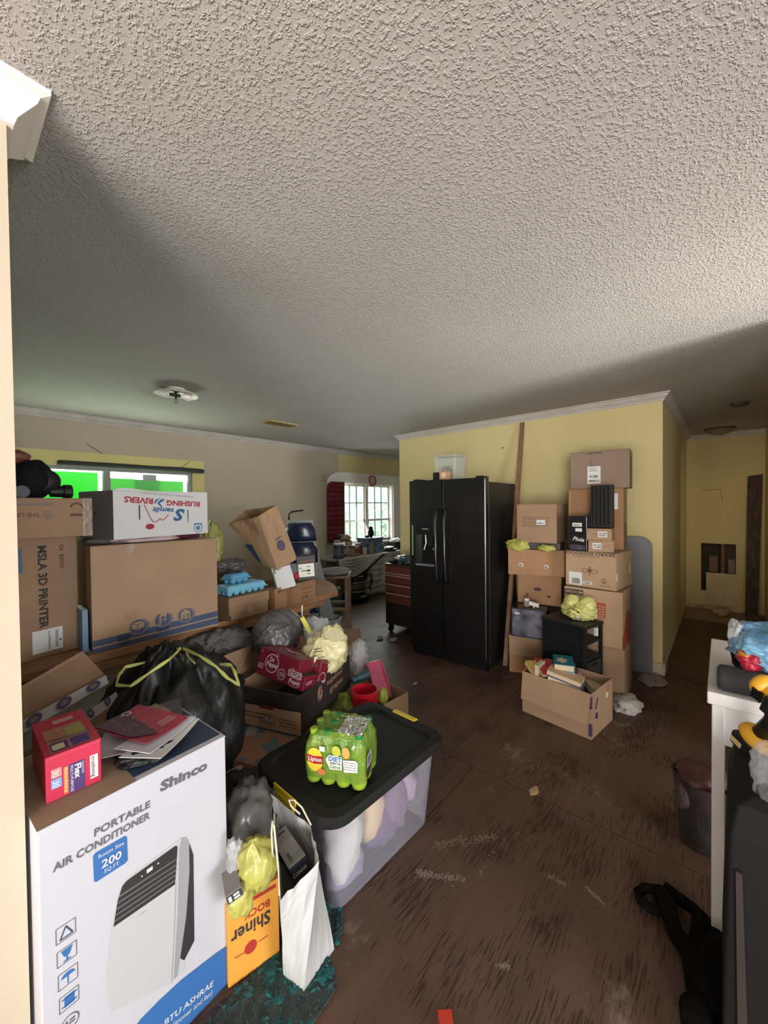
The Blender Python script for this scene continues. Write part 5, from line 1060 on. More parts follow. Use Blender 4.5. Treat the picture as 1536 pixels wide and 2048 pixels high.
# ---- left column of cartons (bottom to top)
GL = 'left carton column by the refrigerator'
c = carton('storage_carton', 'orange-brown carton at the very bottom of the left column beside the refrigerator', 3.57, 1.36, 0, -70, .30, .36, .165, CB2, group=GL); d_ = dims(c); decal(c, d_, 'front', [rect(.13, .02, .22, .12)], M('print_pic_pale', (.42, .34, .24), .6, var=.5, scale=25), 'picture'); decal(c, d_, 'front', [rect(.09, .01, .13, .08)], M('print_orange_red', (.5, .12, .03), .6), 'print')
carton('storage_carton', 'plain brown carton second from the floor in the left column', 3.53, 1.345, .167, -72, .29, .35, .175, CB, group=GL)
gbx = carton('game_box', 'black picture box with an orange-striped top in the left column', 3.50, 1.30, .345, -75.8, .29, .35, .25, M('box_gloss_black', (.015, .016, .02), .25), tape=False, group=GL); d_ = dims(gbx)
decal(gbx, d_, 'front', [rect(.01, .01, .28, .24)], M('picture_smoke', (.10, .10, .13), .35, var=.95, scale=13, detail=8), 'picture'); decal(gbx, d_, 'front', [disc(.05, .205, .022, .010)], M('logo_silver', (.45, .45, .48), .4), 'logo', .0018)
decal(gbx, d_, 'top', [[(.0 + .022 * i, .30), (.010 + .022 * i, .30), (.002 + .022 * i, .345), (-.008 + .022 * i, .345)] for i in range(1, 12)], M('stripe_orange', (.42, .12, .05), .5), 'stripes')
hb = carton('handhole_carton', 'orange-brown carton with dark punched holes in the left column', 3.70, 1.262, .60, -82.3, .37, .35, .262, CB2, tape=False, group=GL); d_ = dims(hb)
decal(hb, d_, 'front', [disc(.175, .135, .033, .016)], M('hole_purple', (.06, .025, .04), .8), 'hand_hole'); decal(hb, d_, 'front', [disc(.085, .08, .010, .012), disc(.268, .078, .016, .012)], M('hole_brown', (.09, .04, .025), .8), 'vent_hole')
hl2 = carton('handhole_lid_carton', 'wide orange-brown carton with two white finger holes resting over the holed carton', 3.655, 1.30, .866, -73.2, .467, .40, .228, CB2, tape=False, group=GL); d_ = dims(hl2)
for u, v in ((.112, .090), (.319, .084)): decal(hl2, d_, 'front', [disc(u, v, .020, .017)], M('hole_grey', (.48, .44, .40), .8), 'finger_hole'); decal(hl2, d_, 'front', [disc(u - .004, v - .003, .008)], M('hole_brown', (.09, .04, .025), .8), 'hole_shadow', .0014)
tr = carton('dark_tray', 'flat dark grey case between the wide holed carton and the carton above it', 3.66, 1.25, 1.098, -80, .34, .34, .060, M('case_dark', (.035, .035, .04), .5), tape=False, group=GL)
l6 = carton('storage_carton', 'brown carton with a printed outline and blue-white label atop the left column', 3.632, 1.24, 1.160, -86.8, .337, .389, .336, CB, group=GL); d_ = dims(l6)
decal(l6, d_, 'front', line([(.058, .221), (.264, .221), (.264, .146), (.058, .146), (.058, .221)], .004) + line([(.165, .221), (.165, .146)], .003) + line([(.072, .205), (.072, .165), (.155, .165)], .003) + line([(.072, .205), (.155, .205)], .003) + line([(.085, .18), (.15, .18)], .004), INKB, 'printed_outline'); decal(l6, d_, 'front', [rect(.173, .157, .244, .199)], M('label_icy', (.52, .60, .66), .5), 'label', .0016); barcode(l6, d_, 'front', .18, .165, .055, .012, 5)
for i, (p, s_, lb) in enumerate((((3.44, 1.40, 1.125), (.05, .10, .055), 'pale yellow plastic bag spilling left over the wide holed carton'), ((3.455, 1.15, 1.115), (.045, .07, .03), 'small pale yellow bag tucked under the top left carton'))):
    o = tag(MB().blob((0, 0, 0), s_, 121 + i, .4, 2.4, 4, fold=.5).build('plastic_bag', BAGYEL, smooth=True), lb, 'bag'); o.location = p
jj = thing('glass_jar', 'small glass jar with white cap on the black picture box', 'jar', (3.40, 1.30, .597))
MB().lathe([(.020, 0), (.026, .004), (.026, .045), (.02, .055)], 20).build('jar_body', M('jar_glass', (.35, .28, .22), .1, alpha=.6), jj); MB().lathe([(.023, .055), (.023, .072), (.021, .074)], 20).build('cap', M('cap_white', (.62, .6, .55), .4), jj)
tg2 = thing('paper_tag', 'small white paper tag standing beside the glass jar', 'tag', (3.39, 1.235, .597), -82); MB().prism([(-.04, 0, .022), (.04, 0, .006), (.044, 0, .040), (-.036, 0, .056)], (0, .0015, 0)).box(-.004, .0, 0, .004, .003, .02).build('paper', OFFW, tg2)

# ---- right column of cartons
GR_ = 'right carton column by the yellow wall corner'
carton('storage_carton', 'brown carton on the floor at the foot of the right column', 3.55, .757, 0, -89, .40, .36, .392, CB, group=GR_)
md = carton('storage_carton', 'brown moving carton printed MEDIUM with red patches in the right column', 3.545, .771, .394, -89.7, .411, .36, .43, CB3, group=GR_); d_ = dims(md)
MB().box(.2056, -.16, .0, .2062, .17, .11).build('side_print', M('print_vermilion', (.36, .06, .03), .7), md) if False else decal(md, d_, 'right', [[(.0, .0), (.34, .0), (.34, .24), (.17, .26), (.04, .10), (.0, .10)]], M('print_vermilion', (.34, .06, .03), .7), 'red_print')
decal(md, d_, 'front', [rect(.004, .372, .142, .416)], INK, 'black_panel'); text(md, d_, 'front', .012, .383, 'MEDIUM', .022, CB3, .122, 0, .03, off=.002); text(md, d_, 'front', .012, .345, 'BOX', .020, INKB, .08, 0, .02)
decal(md, d_, 'front', [rect(.240, .214, .300, .334)], M('print_vermilion', (.34, .06, .03), .7), 'red_square'); decal(md, d_, 'front', [rect(.246, .22 + i * .02, .294, .228 + i * .02) for i in range(5)], CB3, 'red_square_lettering', .0016)
tc = carton('storage_carton', 'tan carton with a cursive emblem and white labels in the right column', 3.568, .766, .832, -97.4, .375, .381, .283, CB3, group=GR_); d_ = dims(tc)
text(tc, d_, 'front', .372, .281, 'SAVAO DOVOOGI', .026, INK, .37, 180, .03); decal(tc, d_, 'front', [rect(.06, .243, .26, .247)], INKB, 'print_line')
decal(tc, d_, 'front', [rect(.028, .012, .130, .113)], OFFW, 'white_label'); barcode(tc, d_, 'front', .05, .02, .06, .045, 8); decal(tc, d_, 'front', [rect(.137, .026, .206, .048)], OFFW, 'small_label'); barcode(tc, d_, 'front', .145, .031, .05, .012, 9)
decal(tc, d_, 'front', [*ringp(.155, .133, .022, .027, 20, .6), *ringp(.218, .133, .024, .029, 20, .6), *ringp(.187, .142, .010, .014, 16, 1.2)] + line([(.187, .10), (.187, .17)], .006) + line([(.165, .135), (.21, .135)], .006), INKB, 'cursive_emblem'); decal(tc, d_, 'front', ringp(.290, .066, .015, .019, 20) + line([(.29, .05), (.29, .08)], .003) + line([(.276, .06), (.304, .06)], .003), INKB, 'round_mark'); text(tc, d_, 'front', .262, .022, 'Recycle', .013, INKB, .075, 3)
decal(tc, d_, 'right', [rect(.30, .10, .325, .19)], OFFW, 'side_label'); decal(tc, d_, 'right', [rect(.005, .07, .03, .13)], OFFW, 'side_label')
r4 = carton('storage_carton', 'tall orange-brown carton behind the black flat box in the right column', 3.755, .815, 1.117, -86, .41, .26, .503, CB2, group=GR_); d_ = dims(r4)
decal(r4, d_, 'front', line([(.012, .29), (.012, .49)], .006), M('edge_pale', (.45, .27, .15), .8), 'crease'); decal(r4, d_, 'front', [rect(.345, .33, .37, .46)], OFFW, 'white_label')
MB().box(.2055, -.10, .22, .2065, .10, .5).build('clear_tape', CLTAPE, r4)
r8 = carton('storage_carton', 'wide mauve-brown carton with a white label at the top of the right column', 3.78, .792, 1.622, -85.5, .437, .25, .316, M('cardboard_mauve', (.25, .17, .125), .8, var=.06, bump=.1, bscale=120), group=GR_); d_ = dims(r8)
decal(r8, d_, 'front', [rect(.131, .043, .230, .188)], OFFW, 'white_label'); barcode(r8, d_, 'front', .148, .092, .065, .022, 12); barcode(r8, d_, 'front', .142, .055, .078, .02, 13); lines(r8, d_, 'front', .145, .175, .06, 3, .012, .004, INKG, 8)
decal(r8, d_, 'front', line([(.150, .235), (.155, .245), (.163, .243), (.166, .225), (.160, .205), (.166, .19)], .004), INKB, 'hook_mark'); lines(r8, d_, 'front', .128, .304, .11, 1, .01, .010, INKB, 2)
# small boxes on the tan carton
bp = carton('flat_black_box', 'flat black ribbed box standing on edge before the tall orange-brown carton', 3.49, .724, 1.305, -91.8, .155, .068, .338, BLACKPL, tape=False)
for i in range(5): MB().box(-.066 + i * .028, -.0365, .02, -.058 + i * .028, -.034, .32).build('rib', BLACKMAT, bp)
for z_, lb, yw, sd in ((1.209, 'small brown box directly under the flat black ribbed box', -84.9, 21), (1.117, 'small brown box at the bottom of the pair right of the black boxes', -76, 22)):
    c = carton('small_box', lb, 3.485, .736, z_, yw, .176, .19, .091, CB, group='small labelled boxes on the tan carton', tape=False); d_ = dims(c); u = .082 if sd == 21 else .03
    decal(c, d_, 'front', [rect(u, .025, u + .062, .070)], OFFW, 'white_label'); barcode(c, d_, 'front', u + .006, .032, .05, .014, sd); barcode(c, d_, 'front', u + .006, .05, .05, .012, sd + 4); decal(c, d_, 'front', [rect(.05 if sd == 21 else .105, .045, .075 if sd == 21 else .14, .049)], INKB, 'print')
for z_, lb, sd in ((1.258, 'glossy black box with two small white labels atop its twin', 31), (1.117, 'glossy black box with white script lettering, lower of two', 32)):
    c = carton('black_box', lb, 3.485, .872, z_, -96, .142, .19, .139, M('box_ink_gloss', (.014, .012, .016), .2, bump=.2, bscale=30), tape=False, group='glossy black boxes on the tan carton'); d_ = dims(c)
    if sd == 31: decal(c, d_, 'front', [rect(.032, .055, .105, .085), rect(.055, .015, .105, .042)], OFFW, 'white_label'); barcode(c, d_, 'front', .04, .062, .05, .012, 41)
    else: text(c, d_, 'front', .03, .085, 'Pixie', .032, OFFW, .09, -6, .02, .3); decal(c, d_, 'front', [rect(.01, .01, .13, .05)], M('print_dusk_violet', (.06, .045, .07), .4, var=.6, scale=30), 'picture')

# grey folding table against the wall
ft = thing('folding_table', 'grey round-cornered folding table top leaning upright against the yellow wall corner', 'table', (4.045, .69, 0), -90)
P = [(-.23, 0), (.23, 0), (.23, 1.10)] + [(.14 + .09 * math.cos(R(a)), 1.11 + .09 * math.sin(R(a))) for a in range(10, 91, 16)] + [(-.14 - .09 * math.cos(R(a)), 1.11 + .09 * math.sin(R(a))) for a in range(90, -1, -18)]
MB().prism([(a, -.0, b) for a, b in P], (0, .035, 0)).build('table_top', M('table_grey', (.16, .17, .18), .55, bump=.1, bscale=90), ft, bevel=.006)
MB().tube([(-.18, .045, .12), (-.18, .045, 1.0)], .012, 8).build('folded_leg', STEEL, ft); MB().tube([(.16, .045, .12), (.16, .045, 1.0)], .012, 8).build('folded_leg', STEEL, ft)
db = tag(MB().blob((0, 0, .01), (.14, .09, .018), 131, .5, 3, 3, flat=0).build('plaster_scraps', M('debris_grey', (.30, .25, .21), .95, var=.4, scale=25)), 'grey plaster scraps on the floor at the foot of the grey folding table', 'debris'); db.location = (3.92, .44, 0)
wc = thing('white_rag', 'crumpled white cloth on the floor behind the box of books', 'cloth', (3.30, .53, 0))
MB().blob((0, 0, .02), (.15, .10, .05), 133, .5, 2.0, 4, flat=0, fold=.5).build('cloth', M('cloth_dull_white', (.44, .41, .37), .95, bump=.6, bscale=20, bdist=.01), wc, smooth=True)

# black plastic drawer unit
bu2 = thing('drawer_unit', 'black plastic shelf unit with open slots standing in front of the right column', 'shelf unit', (3.235, .885, 0), -14.7); w, d, h = .245, .35, .603
for sx in (-1, 1):
    for sy in (-1, 1): MB().box(sx * w/2 - (.022 if sx > 0 else 0), sy * d/2 - (.022 if sy > 0 else 0), 0, sx * w/2 + (.022 if sx < 0 else 0), sy * d/2 + (.022 if sy < 0 else 0), h - .02).build('corner_post', BLACKPL, bu2)
MB().box(-w/2 - .006, -d/2 - .006, h - .022, w/2 + .006, d/2 + .006, h).build('top_panel', BLACKPL, bu2, bevel=.005)
for z in (.02, .20, .34, .46): MB().box(-w/2 + .004, -d/2 + .004, z, w/2 - .004, d/2 - .004, z + .018).build('shelf', BLACKPL, bu2)
MB().box(-w/2 + .008, -d/2 + .022, .02, -w/2 + .012, d/2 - .022, h - .02).build('side_panel', BLACKMAT, bu2); MB().box(-w/2 + .02, d/2 - .012, .02, w/2 - .02, d/2 - .008, h - .02).build('back_panel', BLACKMAT, bu2)
for z0, z1 in ((.04, .19), (.22, .33)):
    dw = MB().box(-w/2 + .024, -d/2 + .002, z0, w/2 - .024, -d/2 + .30, z1).build('drawer', M('drawer_dark', (.016, .016, .016), .35), bu2); MB().box(-.04, -d/2 - .008, (z0 + z1) / 2 + .02, .04, -d/2 + .002, (z0 + z1) / 2 + .032).build('handle', BLACKPL, dw)
MB().box(.05, -d/2 + .01, .50, .075, -d/2 + .03, .56).build('pale_card', OFFW, bu2)
ybg = thing('knotted_bag', 'yellow translucent knotted bag of scraps sitting on the black shelf unit', 'bag', (3.25, .835, .604))
MB().blob((.01, 0, .068), (.112, .125, .070), 141, .15, 1.8, 5, flat=0, fold=.25, gather=(-.8, -.05, .35), pleat=.14).blob((.0, .050, .118), (.060, .060, .066), 143, .18, 1.8, 4, fold=.25, gather=(-.6, -.5, -.5), pleat=.2).blob((.0, -.055, .115), (.060, .062, .066), 144, .18, 1.8, 4, fold=.25, gather=(-.6, .5, -.5), pleat=.2).build('bag_body', M('bag_yellow_bright', (.60, .58, .20), .22, bump=.4, bscale=16, bdist=.02, alpha=.75), ybg, smooth=True)
MB().blob((0, 0, .06), (.075, .08, .05), 142, .4, 2.4, 3, flat=.004).build('scraps', M('scraps_mixed', (.45, .42, .33), .8, var=.6, scale=20), ybg)
MB().tube([(-.112, -.02, .08), (-.130, -.04, .10), (-.125, .0, .115), (-.117, -.01, .085), (-.130, .03, .095), (-.125, .05, .07), (-.115, .0, .08)], .009, 7).build('knot_tie', M('tie_yellow', (.62, .58, .16), .3), ybg, smooth=True)

# ---- box of books
bx = carton('book_carton', 'open brown carton of books with a purple asterisk mark on the floor', 2.905, .832, 0, -8.7, .353, .474, .292, CB, True, flaps=(('left', -80, .19),)); d_ = dims(bx)
PU = M('print_violet', (.045, .02, .075), .7)
for fc_, pts in (('front', [[(.004, .205), (.010, .20), (.008, .265), (.003, .265)], ]),): pass
def bar(u, v, L, wd, a): c, s = math.cos(R(a)), math.sin(R(a)); return [(u + c * x - s * y, v + s * x + c * y) for x, y in ((-L/2, -wd/2), (L/2, -wd/2), (L/2, wd/2), (-L/2, wd/2))]
decal(bx, d_, 'front', [rect(.0, .195, .016, .275), bar(.085, .205, .075, .020, 62), [(.055, .118), (.10, .10), (.105, .145), (.075, .15)], rect(.0, .02, .016, .10)], PU, 'spark_mark')
decal(bx, d_, 'left', [rect(.458, .195, .474, .275), [(.37, .105), (.43, .12), (.43, .14), (.38, .15)], rect(.458, .02, .474, .10)], PU, 'spark_mark')
decal(bx, d_, 'front', [bar(.255, .262, .05, .008, 70), bar(.27, .262, .05, .008, 100)], M('scrawl_red', (.5, .08, .03), .6), 'red_scrawl')
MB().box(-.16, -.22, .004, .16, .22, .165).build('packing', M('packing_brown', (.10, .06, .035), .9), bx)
BKm = Matrix.Translation((2.905, .832, 0)) @ Matrix.Rotation(R(-8.7), 4, 'Z'); PAGES = M('book_pages', (.50, .40, .27), .8, var=.15, scale=40, stretch=(1, 1, 14))
def book(label, u, v, z, yaw, L, Wd, T, cover, tilt=(0, 0), spine=None):
    p = BKm @ Vector((u, v, z)); t = thing('book', label, 'book', p, yaw, 'books in the open carton'); t.rotation_euler = (R(tilt[0]), R(tilt[1]), R(yaw))
    MB().box(-L/2, -Wd/2, 0, L/2, Wd/2, .003).box(-L/2, -Wd/2, T - .003, L/2, Wd/2, T).box(-L/2, -Wd/2, .003, L/2, -Wd/2 + .003, T - .003).build('cover', cover, t)
    MB().box(-L/2 + .003, -Wd/2 + .003, .003, L/2 - .003, Wd/2 - .004, T - .003).build('page_block', PAGES, t); return t
TEALB = M('cover_teal', (.02, .15, .22), .4); REDB = M('cover_red', (.36, .03, .04), .4); BLUEB = M('cover_blue', (.06, .08, .26), .4); TANB = M('cover_tan', (.44, .30, .17), .5); CRM = M('cover_cream', (.55, .46, .30), .5); OCH = M('cover_ochre', (.50, .32, .08), .5)
z = .168
b1 = book('teal book with a cream ornament on its cover, topmost in the book carton', .02, .03, .335, 20, .19, .13, .045, TEALB)
MB().poly(*[(-.01 + (.045 + .010 * math.cos(R(a * 6))) * math.cos(R(a)), .01 + (.032 + .008 * math.cos(R(a * 6))) * math.sin(R(a)), .0456) for a in range(0, 360, 10)]).build('cover_ornament', CRM, b1)
book('pale blue thin book right under the topmost teal book', .02, .02, .310, 14, .18, .13, .024, M('cover_sky', (.16, .30, .42), .4))
book('dark brown book third down in the tall pile of the book carton', .03, .01, .280, 10, .18, .13, .030, M('cover_brown', (.12, .06, .04), .5))
book('tan paperback in the middle of the tall pile in the book carton', .05, .0, .245, 6, .18, .13, .034, TANB)
book('cream paperback near the bottom of the tall pile in the book carton', .06, -.03, .205, 12, .19, .13, .038, CRM)
book('brown paperback at the bottom of the tall pile in the book carton', .05, .0, .168, 8, .19, .14, .036, M('cover_umber', (.20, .11, .06), .5))
book('red book leaning left of the teal book in the book carton', -.06, .12, .30, 40, .17, .12, .030, REDB, (8, -18))
book('ochre book at the far left end of the book carton', -.10, .17, .285, 50, .16, .11, .026, OCH, (6, -24))
book('blue book with its spine along the front left edge of the book carton', -.10, -.04, .270, 96, .22, .10, .030, BLUEB, (0, -10))
book('large tan book on top of the blue book at the left edge', -.085, -.03, .304, 94, .22, .12, .030, TANB, (0, -10))
book('white-edged book standing upright at the left corner of the book carton', -.11, .14, .19, 88, .03, .12, .17, CRM)
book('cream paperback lying loose and tilted at the right end of the book carton', .10, -.15, .20, 28, .17, .11, .035, CRM, (14, 4))
book('brown book under the loose tilted paperback at the right end', .06, -.13, .168, 40, .17, .12, .028, M('cover_walnut', (.17, .10, .06), .5))

# ------------------------------------------------------------------ right foreground: white table and the things on it
wt = thing('white_table', 'tall white painted table at the right edge of the picture', 'table', (0, 0, 0))
X0, X1, Y0, Y1, TH = 1.695, 2.37, -.62, .038, .862
MB().box(X0, Y0, TH - .042, X1, Y1, TH).build('table_top', WPAINT, wt, bevel=.004)
for x, y in ((X0 + .012, Y1 - .046), (X1 - .06, Y1 - .046), (X0 + .012, Y0 + .01), (X1 - .06, Y0 + .01)): MB().box(x, y, 0, x + .045, y + .034, TH - .042).build('leg', WPAINT, wt, bevel=.003)
MB().box(X0 + .022, Y0 + .06, TH - .175, X0 + .040, Y1 - .046, TH - .042).build('apron', WPAINT, wt); MB().box(X0 + .06, Y1 - .03, TH - .13, X1 - .06, Y1 - .015, TH - .042).build('apron', WPAINT, wt)
MB().box(X0 + .017, Y0 + .06, TH - .175, X0 + .022, Y1 - .046, TH - .140).build('apron_rail', WPAINT, wt)
spk = thing('black_cylinder', 'black fabric-covered cylindrical speaker lying on the white table', 'speaker', (1.745, .012, TH + .042))
MB().lathe([(.030, 0), (.040, -.006), (.0415, -.014), (.0415, -.20), (.040, -.208), (.030, -.214)], 32, axis='y').build('speaker_body', M('speaker_mesh', (.022, .022, .024), .8, bump=.4, bscale=300, bdist=.001), spk, smooth=True); MB().lathe([(.034, .002), (.031, .003), (.0, .001)], 28, axis='y', cap1=False).build('end_cap', BLACKPL, spk)
pch = thing('black_pouch', 'black zip pouch behind the blue snack bag on the white table', 'pouch', (1.98, -.12, TH)); MB().blob((0, 0, .05), (.13, .10, .06), 151, .15, 1.8, 4, flat=0).build('pouch_body', BLACKMAT, pch, smooth=True)
sn = thing('snack_bag', 'shiny blue snack bag with a red and yellow corner on the white table', 'bag', (1.90, -.13, TH + .13))
BLUEF = M('foil_blue', (.24, .50, .68), .22, bump=.6, bscale=12, bdist=.02, var=.7, scale=7, c2=(.07, .20, .42)); MB().blob((0, 0, .0), (.17, .11, .075), 153, .28, 2.0, 5, fold=.4).build('bag_body', BLUEF, sn, smooth=True)
MB().blob((-.11, .06, -.02), (.06, .035, .035), 154, .3, 2.2, 4, fold=.3).build('red_corner', M('foil_red', (.45, .02, .05), .25, var=.0), sn, smooth=True); MB().blob((-.118, .066, -.012), (.040, .025, .026), 155, .2, 2.2, 3).build('yellow_flame_print', M('foil_yellow', (.75, .42, .03), .3, var=.7, scale=30, c2=(.5, .05, .02)), sn, smooth=True)
MB().blob((.02, .09, .02), (.09, .025, .05), 156, .35, 2.3, 4, fold=.5).build('white_crimp', M('foil_white', (.58, .62, .66), .3, bump=.6, bscale=20, bdist=.02), sn, smooth=True)
gp_ = tag(MB().blob((0, 0, .008), (.02, .012, .010), 157, .3, 2, 3).build('green_wrapper', M('wrapper_sage', (.22, .28, .17), .4)), 'small sage wrapper beside the speaker on the white table', 'wrapper'); gp_.location = (1.80, -.03, TH + .01)

# dark trunk with a brown edge in front of the table
tk_ = thing('upright_chest', 'tall dark charcoal fabric-covered chest in front of the white table', 'chest', (1.485, -.24, 0)); TR = M('trunk_charcoal', (.008, .0078, .0075), .8, spec=.2, bump=.3, bscale=60, bdist=.004)
mb = MB(); rings = []
for z, e, sg_ in ((0, .0, 1), (.15, .006, 1), (.40, .0, 1), (.66, -.006, 1), (.735, -.02, 1), (.752, -.05, 1)):
    rg = rrect(.38 + 2 * e, .475 + 2 * e, .010, z, 5)
    for i, v in enumerate(rg): v += Vector((-.010 * math.sin(v.y * 22 + z * 2) * (1 - z / .8) if v.x < -.1 else 0, -.006, 0))
    rings.append(rg)
mb.skin(rings).build('fabric_body', TR, tk_, smooth=False, bevel=.004)
cbx = tag(MB().hexa([(0, -.010, 0), (.008, -.010, 0), (.008, .012, 0), (0, .012, 0), (.003, .006, .58), (.010, .006, .58), (.010, .018, .58), (.003, .018, .58)]).build('cardboard_sheet', M('cardboard_dark', (.03, .018, .014), .85, var=.2)), 'narrow brown cardboard strip standing against the front of the charcoal chest', 'cardboard'); cbx.location = (1.284, -.045, 0); cbx.rotation_euler = (0, R(0), 0)

# yellow and black cordless drill leaning there
dl = framed('cordless_drill', 'yellow and black cordless power tool leaning on the charcoal chest by the table', 'power tool', at(1566, 1462, 1.08), at(1560, 1420, 1.04) - at(1490, 1362, 1.14), (.05, .1, 1))
YP = M('tool_yellow', (.66, .34, .02), .4); 
MB().blob((0, 0, .075), (.085, .035, .038), 161, .05, 1.5, 4, fold=.02).build('motor_housing', YP, dl, smooth=True)
MB().lathe([(.030, -.095), (.034, -.085), (.034, -.06)], 24, (0, 0, .08), 'x').build('rear_cap', YP, dl, smooth=True)
MB().lathe([(.026, .07), (.024, .10), (.012, .125), (.010, .14)], 20, (0, 0, .075), 'x').build('chuck', BLACKPL, dl)
for i in range(4): MB().box(-.075 + i * .008, -.0385, .055, -.071 + i * .008, -.030, .085).build('vent_slot', BLACKMAT, dl)
MB().hexa([(-.045, -.037, .035), (.02, -.037, .035), (.02, .037, .035), (-.045, .037, .035), (-.04, -.0372, .09), (.01, -.0372, .09), (.01, .0372, .09), (-.04, .0372, .09)]).build('side_panel', BLACKPL, dl, bevel=.004)
MB().tube([(-.02, 0, .06), (-.03, 0, .0), (-.045, 0, -.06)], [.026, .021, .024], 14).build('grip', BLACKPL, dl, smooth=True)
MB().blob((-.05, 0, -.085), (.055, .036, .030), 162, .05, 1.5, 4, fold=.02).build('battery_cover', YP, dl, smooth=True); MB().box(-.10, -.034, -.145, .01, .034, -.10).build('battery', BLACKPL, dl, bevel=.006)
MB().box(-.095, -.0355, -.135, -.06, -.034, -.118).build('rating_label', M('label_straw', (.5, .38, .2), .5), dl)
cw = tag(MB().blob((0, 0, 0), (.05, .06, .11), 165, .25, 2.2, 4, fold=.45).build('plastic_wrap', M('wrap_clear', (.40, .40, .41), .12, bump=1, bscale=22, bdist=.02, alpha=.32), smooth=True), 'crinkled clear plastic wrap at the right picture edge below the power tool', 'wrap'); cw.location = at(1566, 1575, .98)

# woven bin behind the table leg
bn = thing('waste_bin', 'dark brown woven waste bin with reddish rim behind the white table leg', 'bin', (2.185, .062, 0))
MB().lathe([(.075, 0), (.082, .01), (.106, .29), (.111, .295), (.102, .295), (.08, .02)], 36, cap1=True).build('bin_body', M('bin_dark', (.035, .022, .017), .8, var=.6, scale=14, bump=.8, bscale=50), bn)
MB().blob((0, 0, .295), (.098, .098, .04), 171, .4, 2.4, 4, fold=.4).build('bin_liner', M('liner_russet', (.085, .028, .02), .6, var=.4, scale=16), bn, smooth=True)
MB().blob((-.06, .065, .22), (.04, .035, .06), 172, .4, 2.4, 3).build('hanging_rag', M('rag_dusk', (.06, .04, .035), .9), bn)

# black straps heap on the floor
hs = thing('strap_bundle', 'tangled black fabric straps with two loops on the floor by the table leg', 'straps', (1.66, .08, 0)); HB = M('strap_black', (.004, .0035, .0035), .95, spec=.08, bump=.4, bscale=60)
def fl(px, py, z=.03): p = at(px, py, 1); v = p - CAM; q_ = CAM + v * ((z - CAM.z) / v.z); return q_ - hs.location
def fat(pts, r, name): MB().tube([fl(*p) for p in pts], r, 10).build(name, HB, hs, smooth=True)
fat([(1318, 1822), (1298, 1816), (1280, 1800), (1276, 1785), (1290, 1776), (1312, 1780), (1326, 1785)], [.018, .016, .015, .015, .016, .018, .022], 'loop')
fat([(1318, 1784), (1332, 1806), (1340, 1835), (1352, 1868), (1378, 1898), (1402, 1930), (1422, 1985), (1432, 2060)], [.028, .034, .028, .026, .034, .055, .062, .056], 'main_strap')
fat([(1330, 1776), (1355, 1795), (1385, 1816), (1408, 1838), (1425, 1858), (1436, 1885), (1440, 1930)], [.022, .022, .020, .020, .022, .034, .05], 'side_strap')
fat([(1395, 1826), (1400, 1850), (1398, 1880), (1405, 1910)], [.02, .022, .028, .04], 'side_strap')
MB().blob(tuple(fl(1425, 1960, .05)), (.14, .065, .055), 181, .3, 2, 4, flat=.004).build('bundle', HB, hs, smooth=True); MB().blob(tuple(fl(1400, 2035, .04)), (.06, .05, .045), 182, .3, 2, 4, flat=.004).build('bundle', HB, hs, smooth=True)
rp = thing('red_packet', 'small bright red packet on the floor at the bottom edge of the picture', 'packet', (.925, .59, 0), -48); MB().box(-.02, -.05, 0, .02, .03, .028).build('packet', M('packet_red', (.50, .035, .02), .45), rp, bevel=.002)
ps = tag(MB().blob((0, 0, .002), (.05, .02, .004), 185, .6, 3, 3, flat=0).build('paper_scrap', M('scrap_pale', (.42, .38, .33), .9)), 'tiny pale paper scrap on the floor in front of the refrigerator', 'scrap'); ps.location = (2.62, 1.95, 0); ps.scale = (.5, .5, 1)
ps = tag(MB().blob((0, 0, .002), (.035, .02, .004), 186, .6, 3, 3, flat=0).build('wood_chip', M('chip_tan', (.40, .26, .14), .9)), 'tan chip on the plywood in the middle of the floor', 'scrap'); ps.location = (2.02, .74, 0)

# plaster dust smears trodden into the plywood
DUST = M('plaster_dust', (.19, .145, .115), .9)
def smear(pix, n, w, seed):
    rnd = random.Random(seed); mb = MB(); P = [CAM + (at(px, py, 1) - CAM) * (-CAM.z / (at(px, py, 1) - CAM).z) for px, py in pix]
    for _ in range(int(n * .7)):
        k = rnd.randrange(len(P) - 1); p = P[k].lerp(P[k + 1], rnd.random()) + Vector((rnd.gauss(0, w), rnd.gauss(0, w), 0)); r_ = rnd.uniform(.001, .0035); a = rnd.uniform(0, 3)
        mb.poly(*[(p.x + r_ * (2.2 if j % 2 else 1) * math.cos(a + j * 1.05), p.y + r_ * math.sin(a + j * 1.05), .0008 + .0000004 * _) for j in range(6)])
    o = mb.build('dust_smear', DUST, D.objects['floor']); o['kind'] = 'stuff'
smear([(868, 1692), (905, 1682), (950, 1678), (992, 1671)], 420, .012, 1)
smear([(836, 1746), (870, 1752), (930, 1758)], 460, .009, 2)
smear([(1090, 1748), (1110, 1758), (1132, 1772)], 120, .006, 3)
smear([(1172, 1775), (1190, 1792), (1207, 1808)], 130, .005, 4)
smear([(995, 1500), (1040, 1520), (1085, 1535)], 300, .03, 5)
smear([(960, 1750), (964, 1742), (990, 1700)], 60, .006, 6)
smear([(1200, 1462), (1225, 1478), (1245, 1492)], 200, .015, 7)
smear([(998, 1930), (1014, 1934), (1010, 1925)], 60, .006, 8)

